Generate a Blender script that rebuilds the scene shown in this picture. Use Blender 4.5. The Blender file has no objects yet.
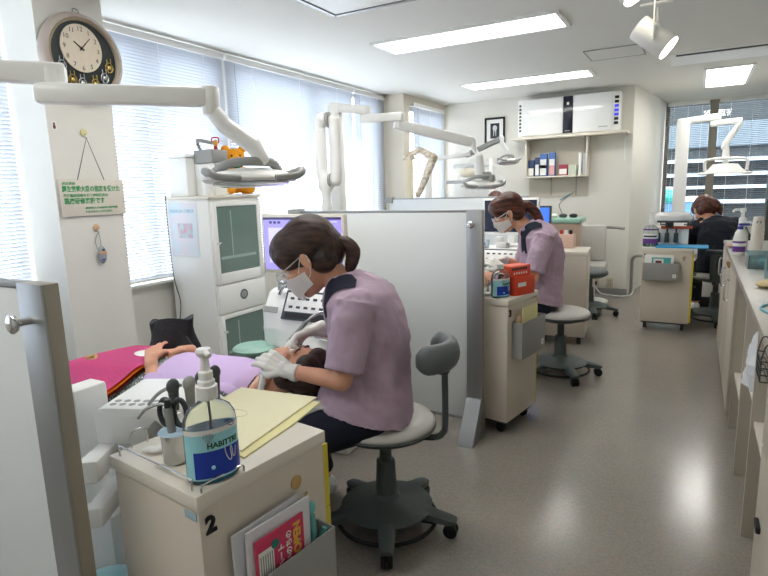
import bpy, bmesh, math, random
from mathutils import Vector, Matrix, Euler, Quaternion
random.seed(7)
SC = bpy.context.scene
COL = SC.collection
PI = math.pi

# ---------------------------------------------------------------- camera
def make_camera():
    yaw, pitch, roll = math.radians(29.269), math.radians(9.965), math.radians(-1.689)
    f = Vector((-math.sin(yaw)*math.cos(pitch), math.cos(yaw)*math.cos(pitch), -math.sin(pitch)))
    r = Vector((math.cos(yaw), math.sin(yaw), 0)); u = r.cross(f)
    r2 = r*math.cos(roll) + u*math.sin(roll); u2 = -r*math.sin(roll) + u*math.cos(roll)
    cd = bpy.data.cameras.new('camera'); cam = bpy.data.objects.new('camera', cd); COL.objects.link(cam)
    m = Matrix.Identity(4)
    for i in range(3):
        m[i][0] = r2[i]; m[i][1] = u2[i]; m[i][2] = -f[i]
    m[0][3], m[1][3], m[2][3] = 0, 0, 1.35
    cam.matrix_world = m
    cd.sensor_width = 36; cd.lens = 558.65/768*36; cd.clip_start = 0.05; cd.clip_end = 200
    SC.camera = cam
make_camera()

# ---------------------------------------------------------------- world, daylight, exposure
W = bpy.data.worlds.new('sky'); SC.world = W; W.use_nodes = True
bg = W.node_tree.nodes['Background']; bg.inputs[0].default_value = (1.0, 0.99, 0.98, 1); bg.inputs[1].default_value = 11.0
_nt = W.node_tree; _tc = _nt.nodes.new('ShaderNodeTexCoord'); _sp = _nt.nodes.new('ShaderNodeSeparateXYZ'); _mr = _nt.nodes.new('ShaderNodeMapRange')
_mr.inputs[1].default_value = -.03; _mr.inputs[2].default_value = .10; _mr.inputs[3].default_value = 0; _mr.inputs[4].default_value = 1
_mx = _nt.nodes.new('ShaderNodeMix'); _mx.data_type = 'RGBA'; _mx.inputs['A'].default_value = (.36, .37, .39, 1); _mx.inputs['B'].default_value = (.96, .98, 1, 1)
_nt.links.new(_tc.outputs['Generated'], _sp.inputs[0]); _nt.links.new(_sp.outputs['Z'], _mr.inputs[0]); _nt.links.new(_mr.outputs[0], _mx.inputs['Factor']); _nt.links.new(_mx.outputs['Result'], bg.inputs[0])
SC.view_settings.view_transform = 'Standard'; SC.view_settings.look = 'None'
SC.view_settings.exposure = 0.58; SC.view_settings.gamma = 1; SC.view_settings.use_curve_mapping = False
try:
    SC.cycles.max_bounces = 10; SC.cycles.diffuse_bounces = 5; SC.cycles.transmission_bounces = 10; SC.cycles.transparent_max_bounces = 16
    SC.cycles.sample_clamp_indirect = 6.0; SC.cycles.use_denoising = True; SC.cycles.caustics_refractive = False; SC.cycles.caustics_reflective = False
except Exception: pass
def portal(x, y, z, sx, sz, rot):
    l = bpy.data.lights.new('window_daylight', 'AREA'); l.shape = 'RECTANGLE'; l.size = sx; l.size_y = sz
    l.energy = 1; l.cycles.is_portal = True
    o = bpy.data.objects.new('window_daylight', l); COL.objects.link(o); o.location = (x, y, z); o.rotation_euler = rot
for y0, y1 in ((-0.9, 1.85), (2.12, 3.4), (3.5, 5.9)):
    portal(-3.5, (y0+y1)/2, 1.6, y1-y0, 1.7, (0, -PI/2, 0) if False else (PI/2, 0, -PI/2))
portal(-3.3, 6.7, 1.6, 1.3, 1.7, (PI/2, 0, -PI/2))
portal(0.2, 9.35, 1.6, 1.4, 1.7, (PI/2, 0, PI))

# ---------------------------------------------------------------- materials
def srgb(c):
    if isinstance(c, str):
        c = tuple(int(c[i:i+2], 16)/255 for i in (0, 2, 4))
    return tuple((v/12.92 if v <= .04045 else ((v+.055)/1.055)**2.4) for v in c)
MATS = {}
def mat(name, col, rough=.5, metal=0, trans=0, ior=1.45, emit=None, es=0, bump=0, bscale=200, var=.04, vscale=6, alpha=1, coat=0, sub=0, stretch=None, col2=None, spec=None):
    if name in MATS: return MATS[name]
    m = bpy.data.materials.new(name); m.use_nodes = True; nt = m.node_tree; b = nt.nodes['Principled BSDF']
    c = srgb(col)
    tc = nt.nodes.new('ShaderNodeTexCoord')
    n = nt.nodes.new('ShaderNodeTexNoise'); n.inputs['Scale'].default_value = vscale; n.inputs['Detail'].default_value = 4
    src = tc.outputs['Object']
    if stretch:
        mp = nt.nodes.new('ShaderNodeMapping'); mp.inputs['Scale'].default_value = stretch; nt.links.new(src, mp.inputs[0]); src = mp.outputs[0]
    nt.links.new(src, n.inputs['Vector'])
    mx = nt.nodes.new('ShaderNodeMix'); mx.data_type = 'RGBA'
    c2 = srgb(col2) if col2 else tuple(min(1, v*(1+var)) for v in c)
    c1 = c if col2 else tuple(v*(1-var) for v in c)
    mx.inputs['A'].default_value = (*c1, 1); mx.inputs['B'].default_value = (*c2, 1)
    if col2:
        rp = nt.nodes.new('ShaderNodeMapRange'); rp.inputs[1].default_value = .35; rp.inputs[2].default_value = .65
        nt.links.new(n.outputs['Fac'], rp.inputs[0]); nt.links.new(rp.outputs[0], mx.inputs['Factor'])
    else: nt.links.new(n.outputs['Fac'], mx.inputs['Factor'])
    nt.links.new(mx.outputs['Result'], b.inputs['Base Color'])
    b.inputs['Roughness'].default_value = rough; b.inputs['Metallic'].default_value = metal
    b.inputs['Transmission Weight'].default_value = trans; b.inputs['IOR'].default_value = ior; b.inputs['Alpha'].default_value = alpha
    b.inputs['Coat Weight'].default_value = coat
    if sub: b.inputs['Subsurface Weight'].default_value = sub; b.inputs['Subsurface Scale'].default_value = .02; b.inputs['Subsurface Radius'].default_value = (1, .35, .2)
    if spec is not None: b.inputs['Specular IOR Level'].default_value = spec
    if emit: b.inputs['Emission Color'].default_value = (*srgb(emit), 1); b.inputs['Emission Strength'].default_value = es
    if bump:
        n2 = nt.nodes.new('ShaderNodeTexNoise'); n2.inputs['Scale'].default_value = bscale; n2.inputs['Detail'].default_value = 3
        nt.links.new(src, n2.inputs['Vector'])
        bp = nt.nodes.new('ShaderNodeBump'); bp.inputs['Strength'].default_value = bump; bp.inputs['Distance'].default_value = .01
        nt.links.new(n2.outputs['Fac'], bp.inputs['Height']); nt.links.new(bp.outputs[0], b.inputs['Normal'])
    MATS[name] = m
    return m
M_WALL = mat('wall paint', 'e4e2da', .75, bump=.08, bscale=180, var=.02)
M_CEIL = mat('ceiling paint', 'e2e1dc', .85, bump=.05, bscale=120, var=.015)
M_WHITE = mat('white enamel', 'f4f4f1', .3, coat=.2, var=.015)
M_WHITE2 = mat('white plastic', 'f4f4f1', .38, var=.015)
M_CREAM = mat('cream steel', 'd3cabc', .42, var=.03, vscale=3)
M_CREAMTOP = mat('cream laminate', 'e3ddcf', .33, var=.02)
M_ALU = mat('anodised aluminium', 'a3a5a6', .38, metal=.75, var=.04, stretch=(40, 40, 1))
M_ALU2 = mat('champagne aluminium', 'a39c8e', .42, metal=.35, var=.03)
M_STEEL = mat('brushed steel', 'c4c6c6', .25, metal=1, var=.05)
M_CHROME = mat('chrome', 'dcdcdc', .12, metal=1)
M_GREY = mat('grey plastic', '9b9c99', .45, var=.03)
M_DGREY = mat('dark grey plastic', '3e4547', .5, var=.06)
M_STOOLG = mat('slate grey plastic', '4a5352', .5, var=.06)
M_PAD = mat('grey vinyl pad', '5f6667', .42, var=.05, bump=.05, bscale=60)
M_BLACK = mat('black rubber', '17181a', .55, var=.1)
M_SEAT = mat('pale grey vinyl', 'c9c7c2', .38, var=.03, bump=.03, bscale=40)
M_TEAL = mat('teal vinyl', '6f98a0', .5, var=.04, bump=.05, bscale=60)
M_GLASS = mat('clear glass', 'f4faf8', .03, trans=1, ior=1.3)
M_PLASTIC = mat('clear plastic', 'eef6f6', .12, trans=.92, ior=1.2)
M_PANEL = mat('frosted white panel', 'e4e9ea', .22, var=.01, coat=.25)
M_SKIN = mat('skin', 'd9a184', .5, sub=.12, var=.06, vscale=14, bump=.04, bscale=150)
M_SKIN2 = mat('older skin', 'd39c80', .55, sub=.12, var=.12, vscale=25, bump=.3, bscale=70)
M_HAIR = mat('dark brown hair', '1b1110', .5, vscale=1.6, stretch=(2.5, 46, 34), bump=.45, bscale=1.6, col2='4d342b')
M_HAIRR = mat('reddish brown hair', '2c1510', .4, vscale=1.6, stretch=(2.5, 46, 34), bump=.45, bscale=1.6, col2='6e3a2a')
M_LILAC = mat('lilac scrub fabric', 'b6a0b2', .85, var=.05, vscale=7, bump=.5, bscale=9)
M_NAVY = mat('navy fabric', '161b2e', .85, var=.15, vscale=7, bump=.4, bscale=10)
M_NAVY2 = mat('dark navy scrub fabric', '131a26', .85, var=.15, vscale=7, bump=.5, bscale=9)
M_GLOVE = mat('white latex glove', 'e9e6e0', .5, var=.03, bump=.25, bscale=50, sub=.1)
M_MASK = mat('white mask paper', 'f8f5f3', .8, var=.02, bump=.3, bscale=40)
M_TEXT = mat('black print', '16181a', .6)
M_YEL = mat('yellow plastic', 'd9c73c', .5)
M_YELP = mat('pale yellow card', 'e8e0a8', .75, var=.02)
M_PAPER = mat('white paper', 'eeeeea', .8, var=.01)
M_ORANGE = mat('orange red box card', 'e2492b', .5, var=.03)
M_WOOD = mat('cork brown', 'b58a55', .8)

# ---------------------------------------------------------------- object helpers
def link(o, parent=None):
    COL.objects.link(o)
    if parent is not None: o.parent = parent
    return o
def tag(o, label=None, cat=None, group=None, kind=None):
    if label: o['label'] = label
    if cat: o['category'] = cat
    if group: o['group'] = group
    if kind: o['kind'] = kind
    return o
def empty(name, loc=(0, 0, 0), rz=0, label=None, cat=None, group=None):
    o = bpy.data.objects.new(name, None); COL.objects.link(o); o.empty_display_size = .05
    o.location = loc; o.rotation_euler = (0, 0, rz)
    return tag(o, label, cat, group)
def copy_tree(o, parent=None):
    c = o.copy(); COL.objects.link(c); c.parent = parent
    for ch in list(o.children): copy_tree(ch, c)
    return c
def basis(o, x, y):
    x = Vector(x).normalized(); y = Vector(y); z = x.cross(y).normalized(); y = z.cross(x)
    m = Matrix.Identity(4)
    for i in range(3): m[i][0] = x[i]; m[i][1] = y[i]; m[i][2] = z[i]; m[i][3] = o[i]
    return m
def align(p0, p1):
    p0 = Vector(p0); d = Vector(p1)-p0
    q = Vector((0, 0, 1)).rotation_difference(d.normalized())
    return Matrix.Translation(p0) @ q.to_matrix().to_4x4(), d.length

class MB:
    def __init__(s): s.bm = bmesh.new()
    def add(s, t, M=None):
        if M is not None: bmesh.ops.transform(t, matrix=M, verts=t.verts)
        me = bpy.data.meshes.new('t'); t.to_mesh(me); t.free(); s.bm.from_mesh(me); bpy.data.meshes.remove(me); return s
    def box(s, c, d, rz=0, bev=0, M=None, seg=2):
        t = bmesh.new(); bmesh.ops.create_cube(t, size=1); bmesh.ops.scale(t, vec=d, verts=t.verts)
        if bev: bmesh.ops.bevel(t, geom=list(t.edges), offset=bev, segments=seg, profile=.5, affect='EDGES')
        X = Matrix.Translation(c) @ Matrix.Rotation(rz, 4, 'Z')
        if M is not None: X = M @ X
        return s.add(t, X)
    def b2(s, x0, x1, y0, y1, z0, z1, bev=0, M=None):
        return s.box(((x0+x1)/2, (y0+y1)/2, (z0+z1)/2), (abs(x1-x0), abs(y1-y0), abs(z1-z0)), bev=bev, M=M)
    def cyl(s, p0, p1, r, r2=None, n=20, bev=0):
        X, L = align(p0, p1); r2 = r if r2 is None else r2
        t = bmesh.new(); bmesh.ops.create_cone(t, cap_ends=True, segments=n, radius1=r, radius2=r2, depth=L)
        if bev:
            e = [e for e in t.edges if abs(e.verts[0].co.z-e.verts[1].co.z) < 1e-6]
            bmesh.ops.bevel(t, geom=e, offset=bev, segments=2, profile=.5, affect='EDGES')
        return s.add(t, X @ Matrix.Translation((0, 0, L/2)))
    def sph(s, c, r, rot=None, n=20):
        if not hasattr(r, '__len__'): r = (r, r, r)
        t = bmesh.new(); bmesh.ops.create_uvsphere(t, u_segments=n, v_segments=max(6, n//2), radius=1); bmesh.ops.scale(t, vec=r, verts=t.verts)
        X = Matrix.Translation(c)
        if rot is not None: X = X @ (rot if isinstance(rot, Matrix) else Euler(rot).to_matrix().to_4x4())
        return s.add(t, X)
    def cap(s, p0, p1, r0, r1=None, n=14):
        r1 = r0 if r1 is None else r1
        s.sph(p0, r0, n=n); s.sph(p1, r1, n=n)
        if (Vector(p1)-Vector(p0)).length > 1e-5: s.cyl(p0, p1, r0, r1, n=n)
        return s
    def chain(s, pts, rs, n=14):
        for i in range(len(pts)-1): s.cap(pts[i], pts[i+1], rs[i], rs[i+1], n)
        return s
    def loft(s, rings, close=True, capends=True):
        bm = s.bm; R = [[bm.verts.new(p) for p in ring] for ring in rings]; n = len(R[0])
        for a, b in zip(R[:-1], R[1:]):
            for i in range(n if close else n-1):
                j = (i+1) % n; bm.faces.new((a[i], a[j], b[j], b[i]))
        if capends and close: bm.faces.new(R[0][::-1]); bm.faces.new(R[-1])
        return s
    def lathe(s, prof, c=(0, 0, 0), n=28, sx=1, sy=1, cap=True, M=None):
        rings = []
        for r, z in prof:
            ring = [Vector((c[0]+r*sx*math.cos(2*PI*i/n), c[1]+r*sy*math.sin(2*PI*i/n), c[2]+z)) for i in range(n)]
            if M is not None: ring = [M @ p for p in ring]
            rings.append(ring)
        return s.loft(rings, capends=cap)
    def tube(s, pts, r, n=10, res=6, closed=False):
        P = smooth_path(pts, res, closed) if res > 1 else [Vector(p) for p in pts]
        rings = []; N = len(P); up = None
        for i, p in enumerate(P):
            a = P[i-1] if (i > 0 or closed) else P[i]; b = P[(i+1) % N] if (i < N-1 or closed) else P[i]
            t = (b-a).normalized()
            if up is None:
                up = Vector((0, 0, 1)) if abs(t.z) < .9 else Vector((1, 0, 0))
            u = (up - t*up.dot(t)).normalized(); v = t.cross(u); up = u
            rr = r(i/(N-1)) if callable(r) else r
            rings.append([p + (u*math.cos(2*PI*k/n)+v*math.sin(2*PI*k/n))*rr for k in range(n)])
        if closed: rings.append(rings[0]); return s.loft(rings, capends=False)
        return s.loft(rings)
    def prism(s, pts, h, M=None, bev=0):
        t = bmesh.new(); vs = [t.verts.new((p[0], p[1], 0)) for p in pts]; f = t.faces.new(vs)
        g = bmesh.ops.extrude_face_region(t, geom=[f]); bmesh.ops.translate(t, vec=(0, 0, h), verts=[v for v in g['geom'] if isinstance(v, bmesh.types.BMVert)])
        if bev: bmesh.ops.bevel(t, geom=list(t.edges), offset=bev, segments=2, profile=.5, affect='EDGES')
        return s.add(t, M)
    def mesh(s, name):
        bmesh.ops.recalc_face_normals(s.bm, faces=s.bm.faces)
        me = bpy.data.meshes.new(name); s.bm.to_mesh(me); s.bm.free(); return me
    def build(s, name, m, parent=None, ang=38, loc=None):
        me = s.mesh(name); me.materials.append(m)
        me.polygons.foreach_set('use_smooth', [True]*len(me.polygons)); me.set_sharp_from_angle(angle=math.radians(ang))
        o = link(bpy.data.objects.new(name, me), parent)
        if loc is not None: o.location = loc
        return o
    def vox(s, name, m, parent=None, size=.006, smooth=3, fac=.5):
        me = s.mesh('tmp'); o = bpy.data.objects.new('tmp', me); COL.objects.link(o)
        md = o.modifiers.new('r', 'REMESH'); md.mode = 'VOXEL'; md.voxel_size = size
        if smooth: sm = o.modifiers.new('s', 'SMOOTH'); sm.iterations = smooth; sm.factor = fac
        dg = bpy.context.evaluated_depsgraph_get(); dg.update()
        nm = bpy.data.meshes.new_from_object(o.evaluated_get(dg)); nm.name = name
        bpy.data.objects.remove(o); bpy.data.meshes.remove(me)
        nm.materials.clear(); nm.materials.append(m); nm.polygons.foreach_set('use_smooth', [True]*len(nm.polygons))
        return link(bpy.data.objects.new(name, nm), parent)
def smooth_path(pts, res=6, closed=False):
    P = [Vector(p) for p in pts]; n = len(P); out = []
    for i in range(n if closed else n-1):
        p0 = P[(i-1) % n] if (closed or i > 0) else P[0]; p1 = P[i]; p2 = P[(i+1) % n]; p3 = P[(i+2) % n] if (closed or i+2 < n) else P[-1]
        for k in range(res):
            t = k/res
            out.append(.5*((2*p1)+(-p0+p2)*t+(2*p0-5*p1+4*p2-p3)*t*t+(-p0+3*p1-3*p2+p3)*t**3))
    if not closed: out.append(P[-1])
    return out
def patch(src, pred, name, m, off=.002, thick=.0015, parent=None, cuts=()):
    """a skin lifted from the faces of src whose centre and normal satisfy pred"""
    bm = bmesh.new(); bm.from_mesh(src.data); bm.normal_update()
    for co, no in cuts: bmesh.ops.bisect_plane(bm, geom=list(bm.verts)+list(bm.edges)+list(bm.faces), plane_co=co, plane_no=no)
    kill = [f for f in bm.faces if not pred(f.calc_center_median(), f.normal)]
    bmesh.ops.delete(bm, geom=kill, context='FACES'); bm.normal_update()
    for v in bm.verts: v.co += v.normal*off
    g = bmesh.ops.solidify(bm, geom=list(bm.faces), thickness=-thick)
    me = bpy.data.meshes.new(name); bm.to_mesh(me); bm.free(); me.materials.append(m)
    me.polygons.foreach_set('use_smooth', [True]*len(me.polygons))
    return link(bpy.data.objects.new(name, me), parent)
_text_n = [0]
def text(s, size, m, parent, M, name='lettering', ext=.0006, align_x='LEFT', bend=None, bold=0, scale=(1, 1)):
    cu = bpy.data.curves.new('t', 'FONT'); cu.body = s; cu.size = size; cu.extrude = ext; cu.align_x = align_x; cu.offset = bold; cu.resolution_u = 3
    o = bpy.data.objects.new('t', cu); COL.objects.link(o)
    dg = bpy.context.evaluated_depsgraph_get(); dg.update()
    me = bpy.data.meshes.new_from_object(o.evaluated_get(dg)); me.name = name
    bpy.data.objects.remove(o); bpy.data.curves.remove(cu)
    for v in me.vertices:
        v.co.x *= scale[0]; v.co.y *= scale[1]
        if bend: v.co = bend(v.co)
    if M is not None: me.transform(M)
    me.materials.clear(); me.materials.append(m)
    return link(bpy.data.objects.new(name, me), parent)
# ================================================================ the room
CZ = 2.447
def struct(name, mb, m): o = mb.build(name, m); o['kind'] = 'structure'; return o
def floor_material():
    m = bpy.data.materials.new('speckled vinyl floor'); m.use_nodes = True; nt = m.node_tree; b = nt.nodes['Principled BSDF']
    tc = nt.nodes.new('ShaderNodeTexCoord')
    n = nt.nodes.new('ShaderNodeTexNoise'); n.inputs['Scale'].default_value = 95; n.inputs['Detail'].default_value = 6; n.inputs['Roughness'].default_value = .75
    v = nt.nodes.new('ShaderNodeTexVoronoi'); v.inputs['Scale'].default_value = 90
    big = nt.nodes.new('ShaderNodeTexNoise'); big.inputs['Scale'].default_value = 1.3; big.inputs['Detail'].default_value = 3
    for t in (n, v, big): nt.links.new(tc.outputs['Object'], t.inputs['Vector'])
    r = nt.nodes.new('ShaderNodeValToRGB'); e = r.color_ramp.elements
    e[0].position = .3; e[0].color = (*srgb('8e857a'), 1); e[1].position = .7; e[1].color = (*srgb('a89f93'), 1)
    nt.links.new(n.outputs['Fac'], r.inputs[0])
    mx = nt.nodes.new('ShaderNodeMix'); mx.data_type = 'RGBA'; mx.blend_type = 'MULTIPLY'; mx.inputs['Factor'].default_value = .13
    nt.links.new(r.outputs[0], mx.inputs['A']); nt.links.new(v.outputs['Color'], mx.inputs['B'])
    m2 = nt.nodes.new('ShaderNodeMix'); m2.data_type = 'RGBA'; m2.blend_type = 'MULTIPLY'; m2.inputs['Factor'].default_value = .3
    nt.links.new(mx.outputs['Result'], m2.inputs['A']); nt.links.new(big.outputs['Fac'], m2.inputs['B'])
    hsv = nt.nodes.new('ShaderNodeHueSaturation'); hsv.inputs['Saturation'].default_value = .8; hsv.inputs['Value'].default_value = 1.08
    nt.links.new(m2.outputs['Result'], hsv.inputs['Color']); nt.links.new(hsv.outputs[0], b.inputs['Base Color'])
    rr = nt.nodes.new('ShaderNodeMapRange'); rr.inputs[3].default_value = .16; rr.inputs[4].default_value = .24
    nt.links.new(big.outputs['Fac'], rr.inputs[0]); nt.links.new(rr.outputs[0], b.inputs['Roughness'])
    bp = nt.nodes.new('ShaderNodeBump'); bp.inputs['Strength'].default_value = .05; bp.inputs['Distance'].default_value = .003
    nt.links.new(big.outputs['Fac'], bp.inputs['Height']); nt.links.new(bp.outputs[0], b.inputs['Normal'])
    return m
struct('floor', MB().b2(-3.5, .97, -2.5, 9.2, -.1, 0), floor_material())
struct('ceiling', MB().b2(-3.5, .97, -2.5, 9.2, CZ, CZ+.1), M_CEIL)
# window wall: sill wall, lintel strip and the piers between the windows
w = MB().b2(-3.5, -3.35, -2.5, 6.05, 0, .74).b2(-3.5, -3.35, -2.5, 6.05, 2.42, CZ)
for a, b in ((-2.5, -1.2), (1.83, 2.15), (3.40, 3.50), (5.9, 6.05)): w.b2(-3.5, -3.35, a, b, .74, 2.42)
struct('wall_left', w, M_WALL)
struct('trim_1', MB().b2(-3.35, -3.0, 1.80, 2.19, 0, CZ), M_WALL)      # the square pier standing into the room
w = MB().b2(-3.5, -3.06, 6.05, 6.2, 0, CZ).b2(-3.2, -3.06, 6.2, 7.27, 0, .74).b2(-3.2, -3.06, 6.2, 7.27, 2.33, CZ).b2(-3.2, -3.06, 7.18, 7.27, .74, 2.33)
struct('wall_left_rear', w, mat('warm wall paint', 'd8d0c0', .75, bump=.06, bscale=180, var=.02))
struct('wall_back', MB().b2(-3.4, -.7, 7.27, 7.42, 0, CZ), M_WALL)
struct('wall_side_of_annex', MB().prism([(-.7, 7.27), (-.84, 7.42), (-.84, 9.1), (-.46, 9.1)], CZ), M_WALL)
struct('wall_far', MB().b2(-.8, .97, 9.1, 9.25, 0, .72).b2(-.8, .97, 9.1, 9.25, 2.43, CZ).b2(-.8, -.46, 9.1, 9.25, .72, 2.43), M_WALL)
struct('wall_right', MB().b2(.97, 1.1, -2.5, 9.25, 0, CZ), M_WALL)
struct('wall_rear', MB().b2(-3.5, 1.1, -2.6, -2.5, 0, CZ), M_WALL)
struct('trim_2', MB().b2(.73, .97, 8.15, 8.4, 0, CZ), mat('dark grey pier paint', '4c4d4a', .6))
M_BASE = mat('grey vinyl baseboard', '9a9b9a', .5)
struct('baseboard_back', MB().b2(-3.05, -.69, 7.255, 7.27, 0, .075), M_BASE)
struct('baseboard_left', MB().b2(-3.35, -3.335, -2.5, 1.8, 0, .075).b2(-3.35, -3.335, 2.19, 6.05, 0, .075), M_BASE)
struct('trim_3', MB().b2(-3.37, -3.29, -2.5, 1.8, .74, .76, bev=.003).b2(-3.37, -3.29, 2.19, 6.05, .74, .76, bev=.003), M_WHITE)
def pane_material(tint=(.95, .98, 1)):
    m = bpy.data.materials.new('window glass'); m.use_nodes = True; nt = m.node_tree; nt.nodes.clear()
    o = nt.nodes.new('ShaderNodeOutputMaterial'); t = nt.nodes.new('ShaderNodeBsdfTransparent'); g = nt.nodes.new('ShaderNodeBsdfGlossy'); mx = nt.nodes.new('ShaderNodeMixShader')
    t.inputs[0].default_value = (*tint, 1); g.inputs['Roughness'].default_value = .02; mx.inputs[0].default_value = .06
    nt.links.new(t.outputs[0], mx.inputs[1]); nt.links.new(g.outputs[0], mx.inputs[2]); nt.links.new(mx.outputs[0], o.inputs[0]); return m
M_PANE = pane_material()
M_FRAME = mat('window frame aluminium', 'b9bcbd', .4, metal=.4)
M_DFRAME = mat('dark window frame', '8a8478', .5, metal=.1)
def window(n, x, y0, y1, z0, z1, mids, m=M_FRAME, axis='y'):
    f = MB(); g = MB()
    def bb(mb, a0, a1, c0, c1, d):
        if axis == 'y': mb.b2(x-d, x+d, a0, a1, c0, c1)
        else: mb.b2(a0, a1, x-d, x+d, c0, c1)
    bb(f, y0, y1, z0, z0+.05, .03); bb(f, y0, y1, z1-.05, z1, .03); bb(f, y0, y0+.05, z0, z1, .03); bb(f, y1-.05, y1, z0, z1, .03)
    for k in mids: bb(f, k-.035, k+.035, z0, z1, .03)
    if n == 5: bb(f, .08, .18, z0, z1, .04)
    bb(g, y0+.01, y1-.01, z0+.01, z1-.01, .003)
    o = struct('window_%d' % n, f, m); p = g.build('window_pane', M_PANE, o); return o
window(1, -3.43, -1.2, 1.83, .74, 2.42, (.35,)); window(2, -3.43, 2.15, 3.40, .74, 2.42, (2.72,)); window(3, -3.43, 3.5, 5.9, .74, 2.42, (4.65, 5.35))
window(4, -3.13, 6.2, 7.18, .74, 2.33, ()); window(5, 9.17, -.46, .97, .72, 2.43, (.13,), M_DFRAME, 'x')
# blinds
def slat_mat(name, col, tr):
    m = bpy.data.materials.new(name); m.use_nodes = True; nt = m.node_tree; b = nt.nodes['Principled BSDF']; o = nt.nodes['Material Output']
    n = nt.nodes.new('ShaderNodeTexNoise'); n.inputs['Scale'].default_value = 3
    mx = nt.nodes.new('ShaderNodeMix'); mx.data_type = 'RGBA'; c = srgb(col); mx.inputs['A'].default_value = (*[v*.94 for v in c], 1); mx.inputs['B'].default_value = (*c, 1)
    nt.links.new(n.outputs['Fac'], mx.inputs['Factor']); nt.links.new(mx.outputs['Result'], b.inputs['Base Color']); b.inputs['Roughness'].default_value = .45
    t = nt.nodes.new('ShaderNodeBsdfTranslucent'); nt.links.new(mx.outputs['Result'], t.inputs[0]); s = nt.nodes.new('ShaderNodeMixShader'); s.inputs[0].default_value = tr
    nt.links.new(b.outputs[0], s.inputs[1]); nt.links.new(t.outputs[0], s.inputs[2]); nt.links.new(s.outputs[0], o.inputs[0]); return m
M_SLAT = slat_mat('pale blind slats', 'bfc4cd', .12)
M_SLATF = slat_mat('grey blind slats', '60676c', .05)
def blind(x, a0, a1, z0, z1, tilt, label, axis='y', m=M_SLAT, inward=1, pitch=.022, sw=.025, lad=3, group='venetian blinds at the windows'):
    t = empty('venetian_blind', (x, (a0+a1)/2, z0) if axis == 'y' else ((a0+a1)/2, x, z0), 0 if axis == 'y' else -PI/2, label, 'blind', None)
    L = (a1-a0)/2; s = MB(); z = .025; H = z1-z0
    ca, sa = math.cos(tilt)*sw/2, math.sin(tilt)*sw/2
    while z < H-.05:
        a = [(-ca, -L, z+sa), (-ca, L, z+sa)]; b = [(ca, -L, z-sa), (ca, L, z-sa)]; c = [(0, -L, z+.0025), (0, L, z+.0025)]
        A, B, Cc = [[s.bm.verts.new(p) for p in q] for q in (a, b, c)]
        s.bm.faces.new((A[0], A[1], Cc[1], Cc[0])); s.bm.faces.new((Cc[0], Cc[1], B[1], B[0])); z += pitch
    me = bpy.data.meshes.new('slats'); s.bm.to_mesh(me); s.bm.free(); me.materials.append(m); link(bpy.data.objects.new('slats', me), t)
    MB().b2(-.02, .02, -L, L, H-.045, H, bev=.003).build('head_rail', M_WHITE, t)
    MB().b2(-.013, .013, -L, L, 0, .018, bev=.003).build('bottom_rail', M_WHITE, t)
    c = MB()
    for k in range(lad):
        y = -L+2*L*(k+.5)/lad
        for dx in (-.0135, .0135): c.cyl((dx, y, .01), (dx, y, H-.04), .0012, n=5)
    c.build('ladder_cord', M_WHITE, t)
    w_ = MB().cyl((.026, -L+.08, H-.06), (.03, -L+.085, H-.75), .004, n=8); w_.build('tilt_wand', M_PLASTIC, t)
    return t
T1 = math.radians(-50)
blind(-3.31, -1.15, .3, .78, 2.43, T1, 'white venetian blind at the window beside the near partition')
blind(-3.31, .34, 1.79, .78, 2.43, T1, 'white venetian blind just left of the pier with the clock')
blind(-3.31, 2.2, 3.42, .77, 2.43, T1, 'white venetian blind between the clock pier and the tall cabinet')
blind(-3.31, 3.45, 5.33, .77, 2.43, T1, 'widest white venetian blind, behind the teddy bear and lamp')
blind(-3.31, 5.36, 6.02, .77, 2.43, T1, 'narrow venetian blind next to the beige wall jog')
blind(-3.02, 6.22, 7.16, .76, 2.36, T1, 'venetian blind at the small window nearest the picture frame')
blind(9.04, -.44, .07, .75, 2.42, math.radians(-14), 'grey venetian blind on the left half of the far dark window', 'x', M_SLATF, pitch=.024)
blind(9.04, .19, .95, .75, 2.42, math.radians(-14), 'grey venetian blind on the right half of the far dark window', 'x', M_SLATF, pitch=.024)
# outside the far window: neighbouring facade with ledges, and a parked awning
fa = MB().b2(-2.2, 3.4, 11.6, 12.0, 0, 5.5).build('building_facade', mat('dark grey facade', '20262a', .7, var=.15, vscale=1.2)); fa['kind'] = 'structure'
for k, z in enumerate((.95, 1.2, 1.42, 1.66)):
    MB().b2(-2.2, 3.4, 11.35, 11.6, z, z+.06).build('facade_ledge', mat('pale facade ledge', '98a4b0', .5), fa)
up = MB().b2(-2.2, 3.4, 11.5, 11.6, 1.92, 2.32).build('facade_panel', mat('blue grey facade panel', '4d5860', .6), fa)
t = empty('awning', (-.55, 10.6, .98), 0, 'teal awning over white and blue boards outside the far window', 'awning')
MB().sph((0, 0, .12), (.34, .2, .13)).build('canopy', mat('teal canvas', '2fa39c', .6), t)
MB().b2(-.45, .75, -.1, .1, .04, .12).build('valance', M_PAPER, t); MB().b2(-.45, .75, -.08, .08, -.2, .04).build('board', mat('blue board', '5a86b0', .6), t); MB().b2(-.4, -.36, -.04, .04, -.98, -.2).b2(.6, .64, -.04, .04, -.98, -.2).build('post', M_GREY, t)
MB().b2(-6, 6, 9.4, 14, -.2, -.0).build('ground', mat('outside asphalt', '6d6d6a', .9)).__setitem__('kind', 'structure')

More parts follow.
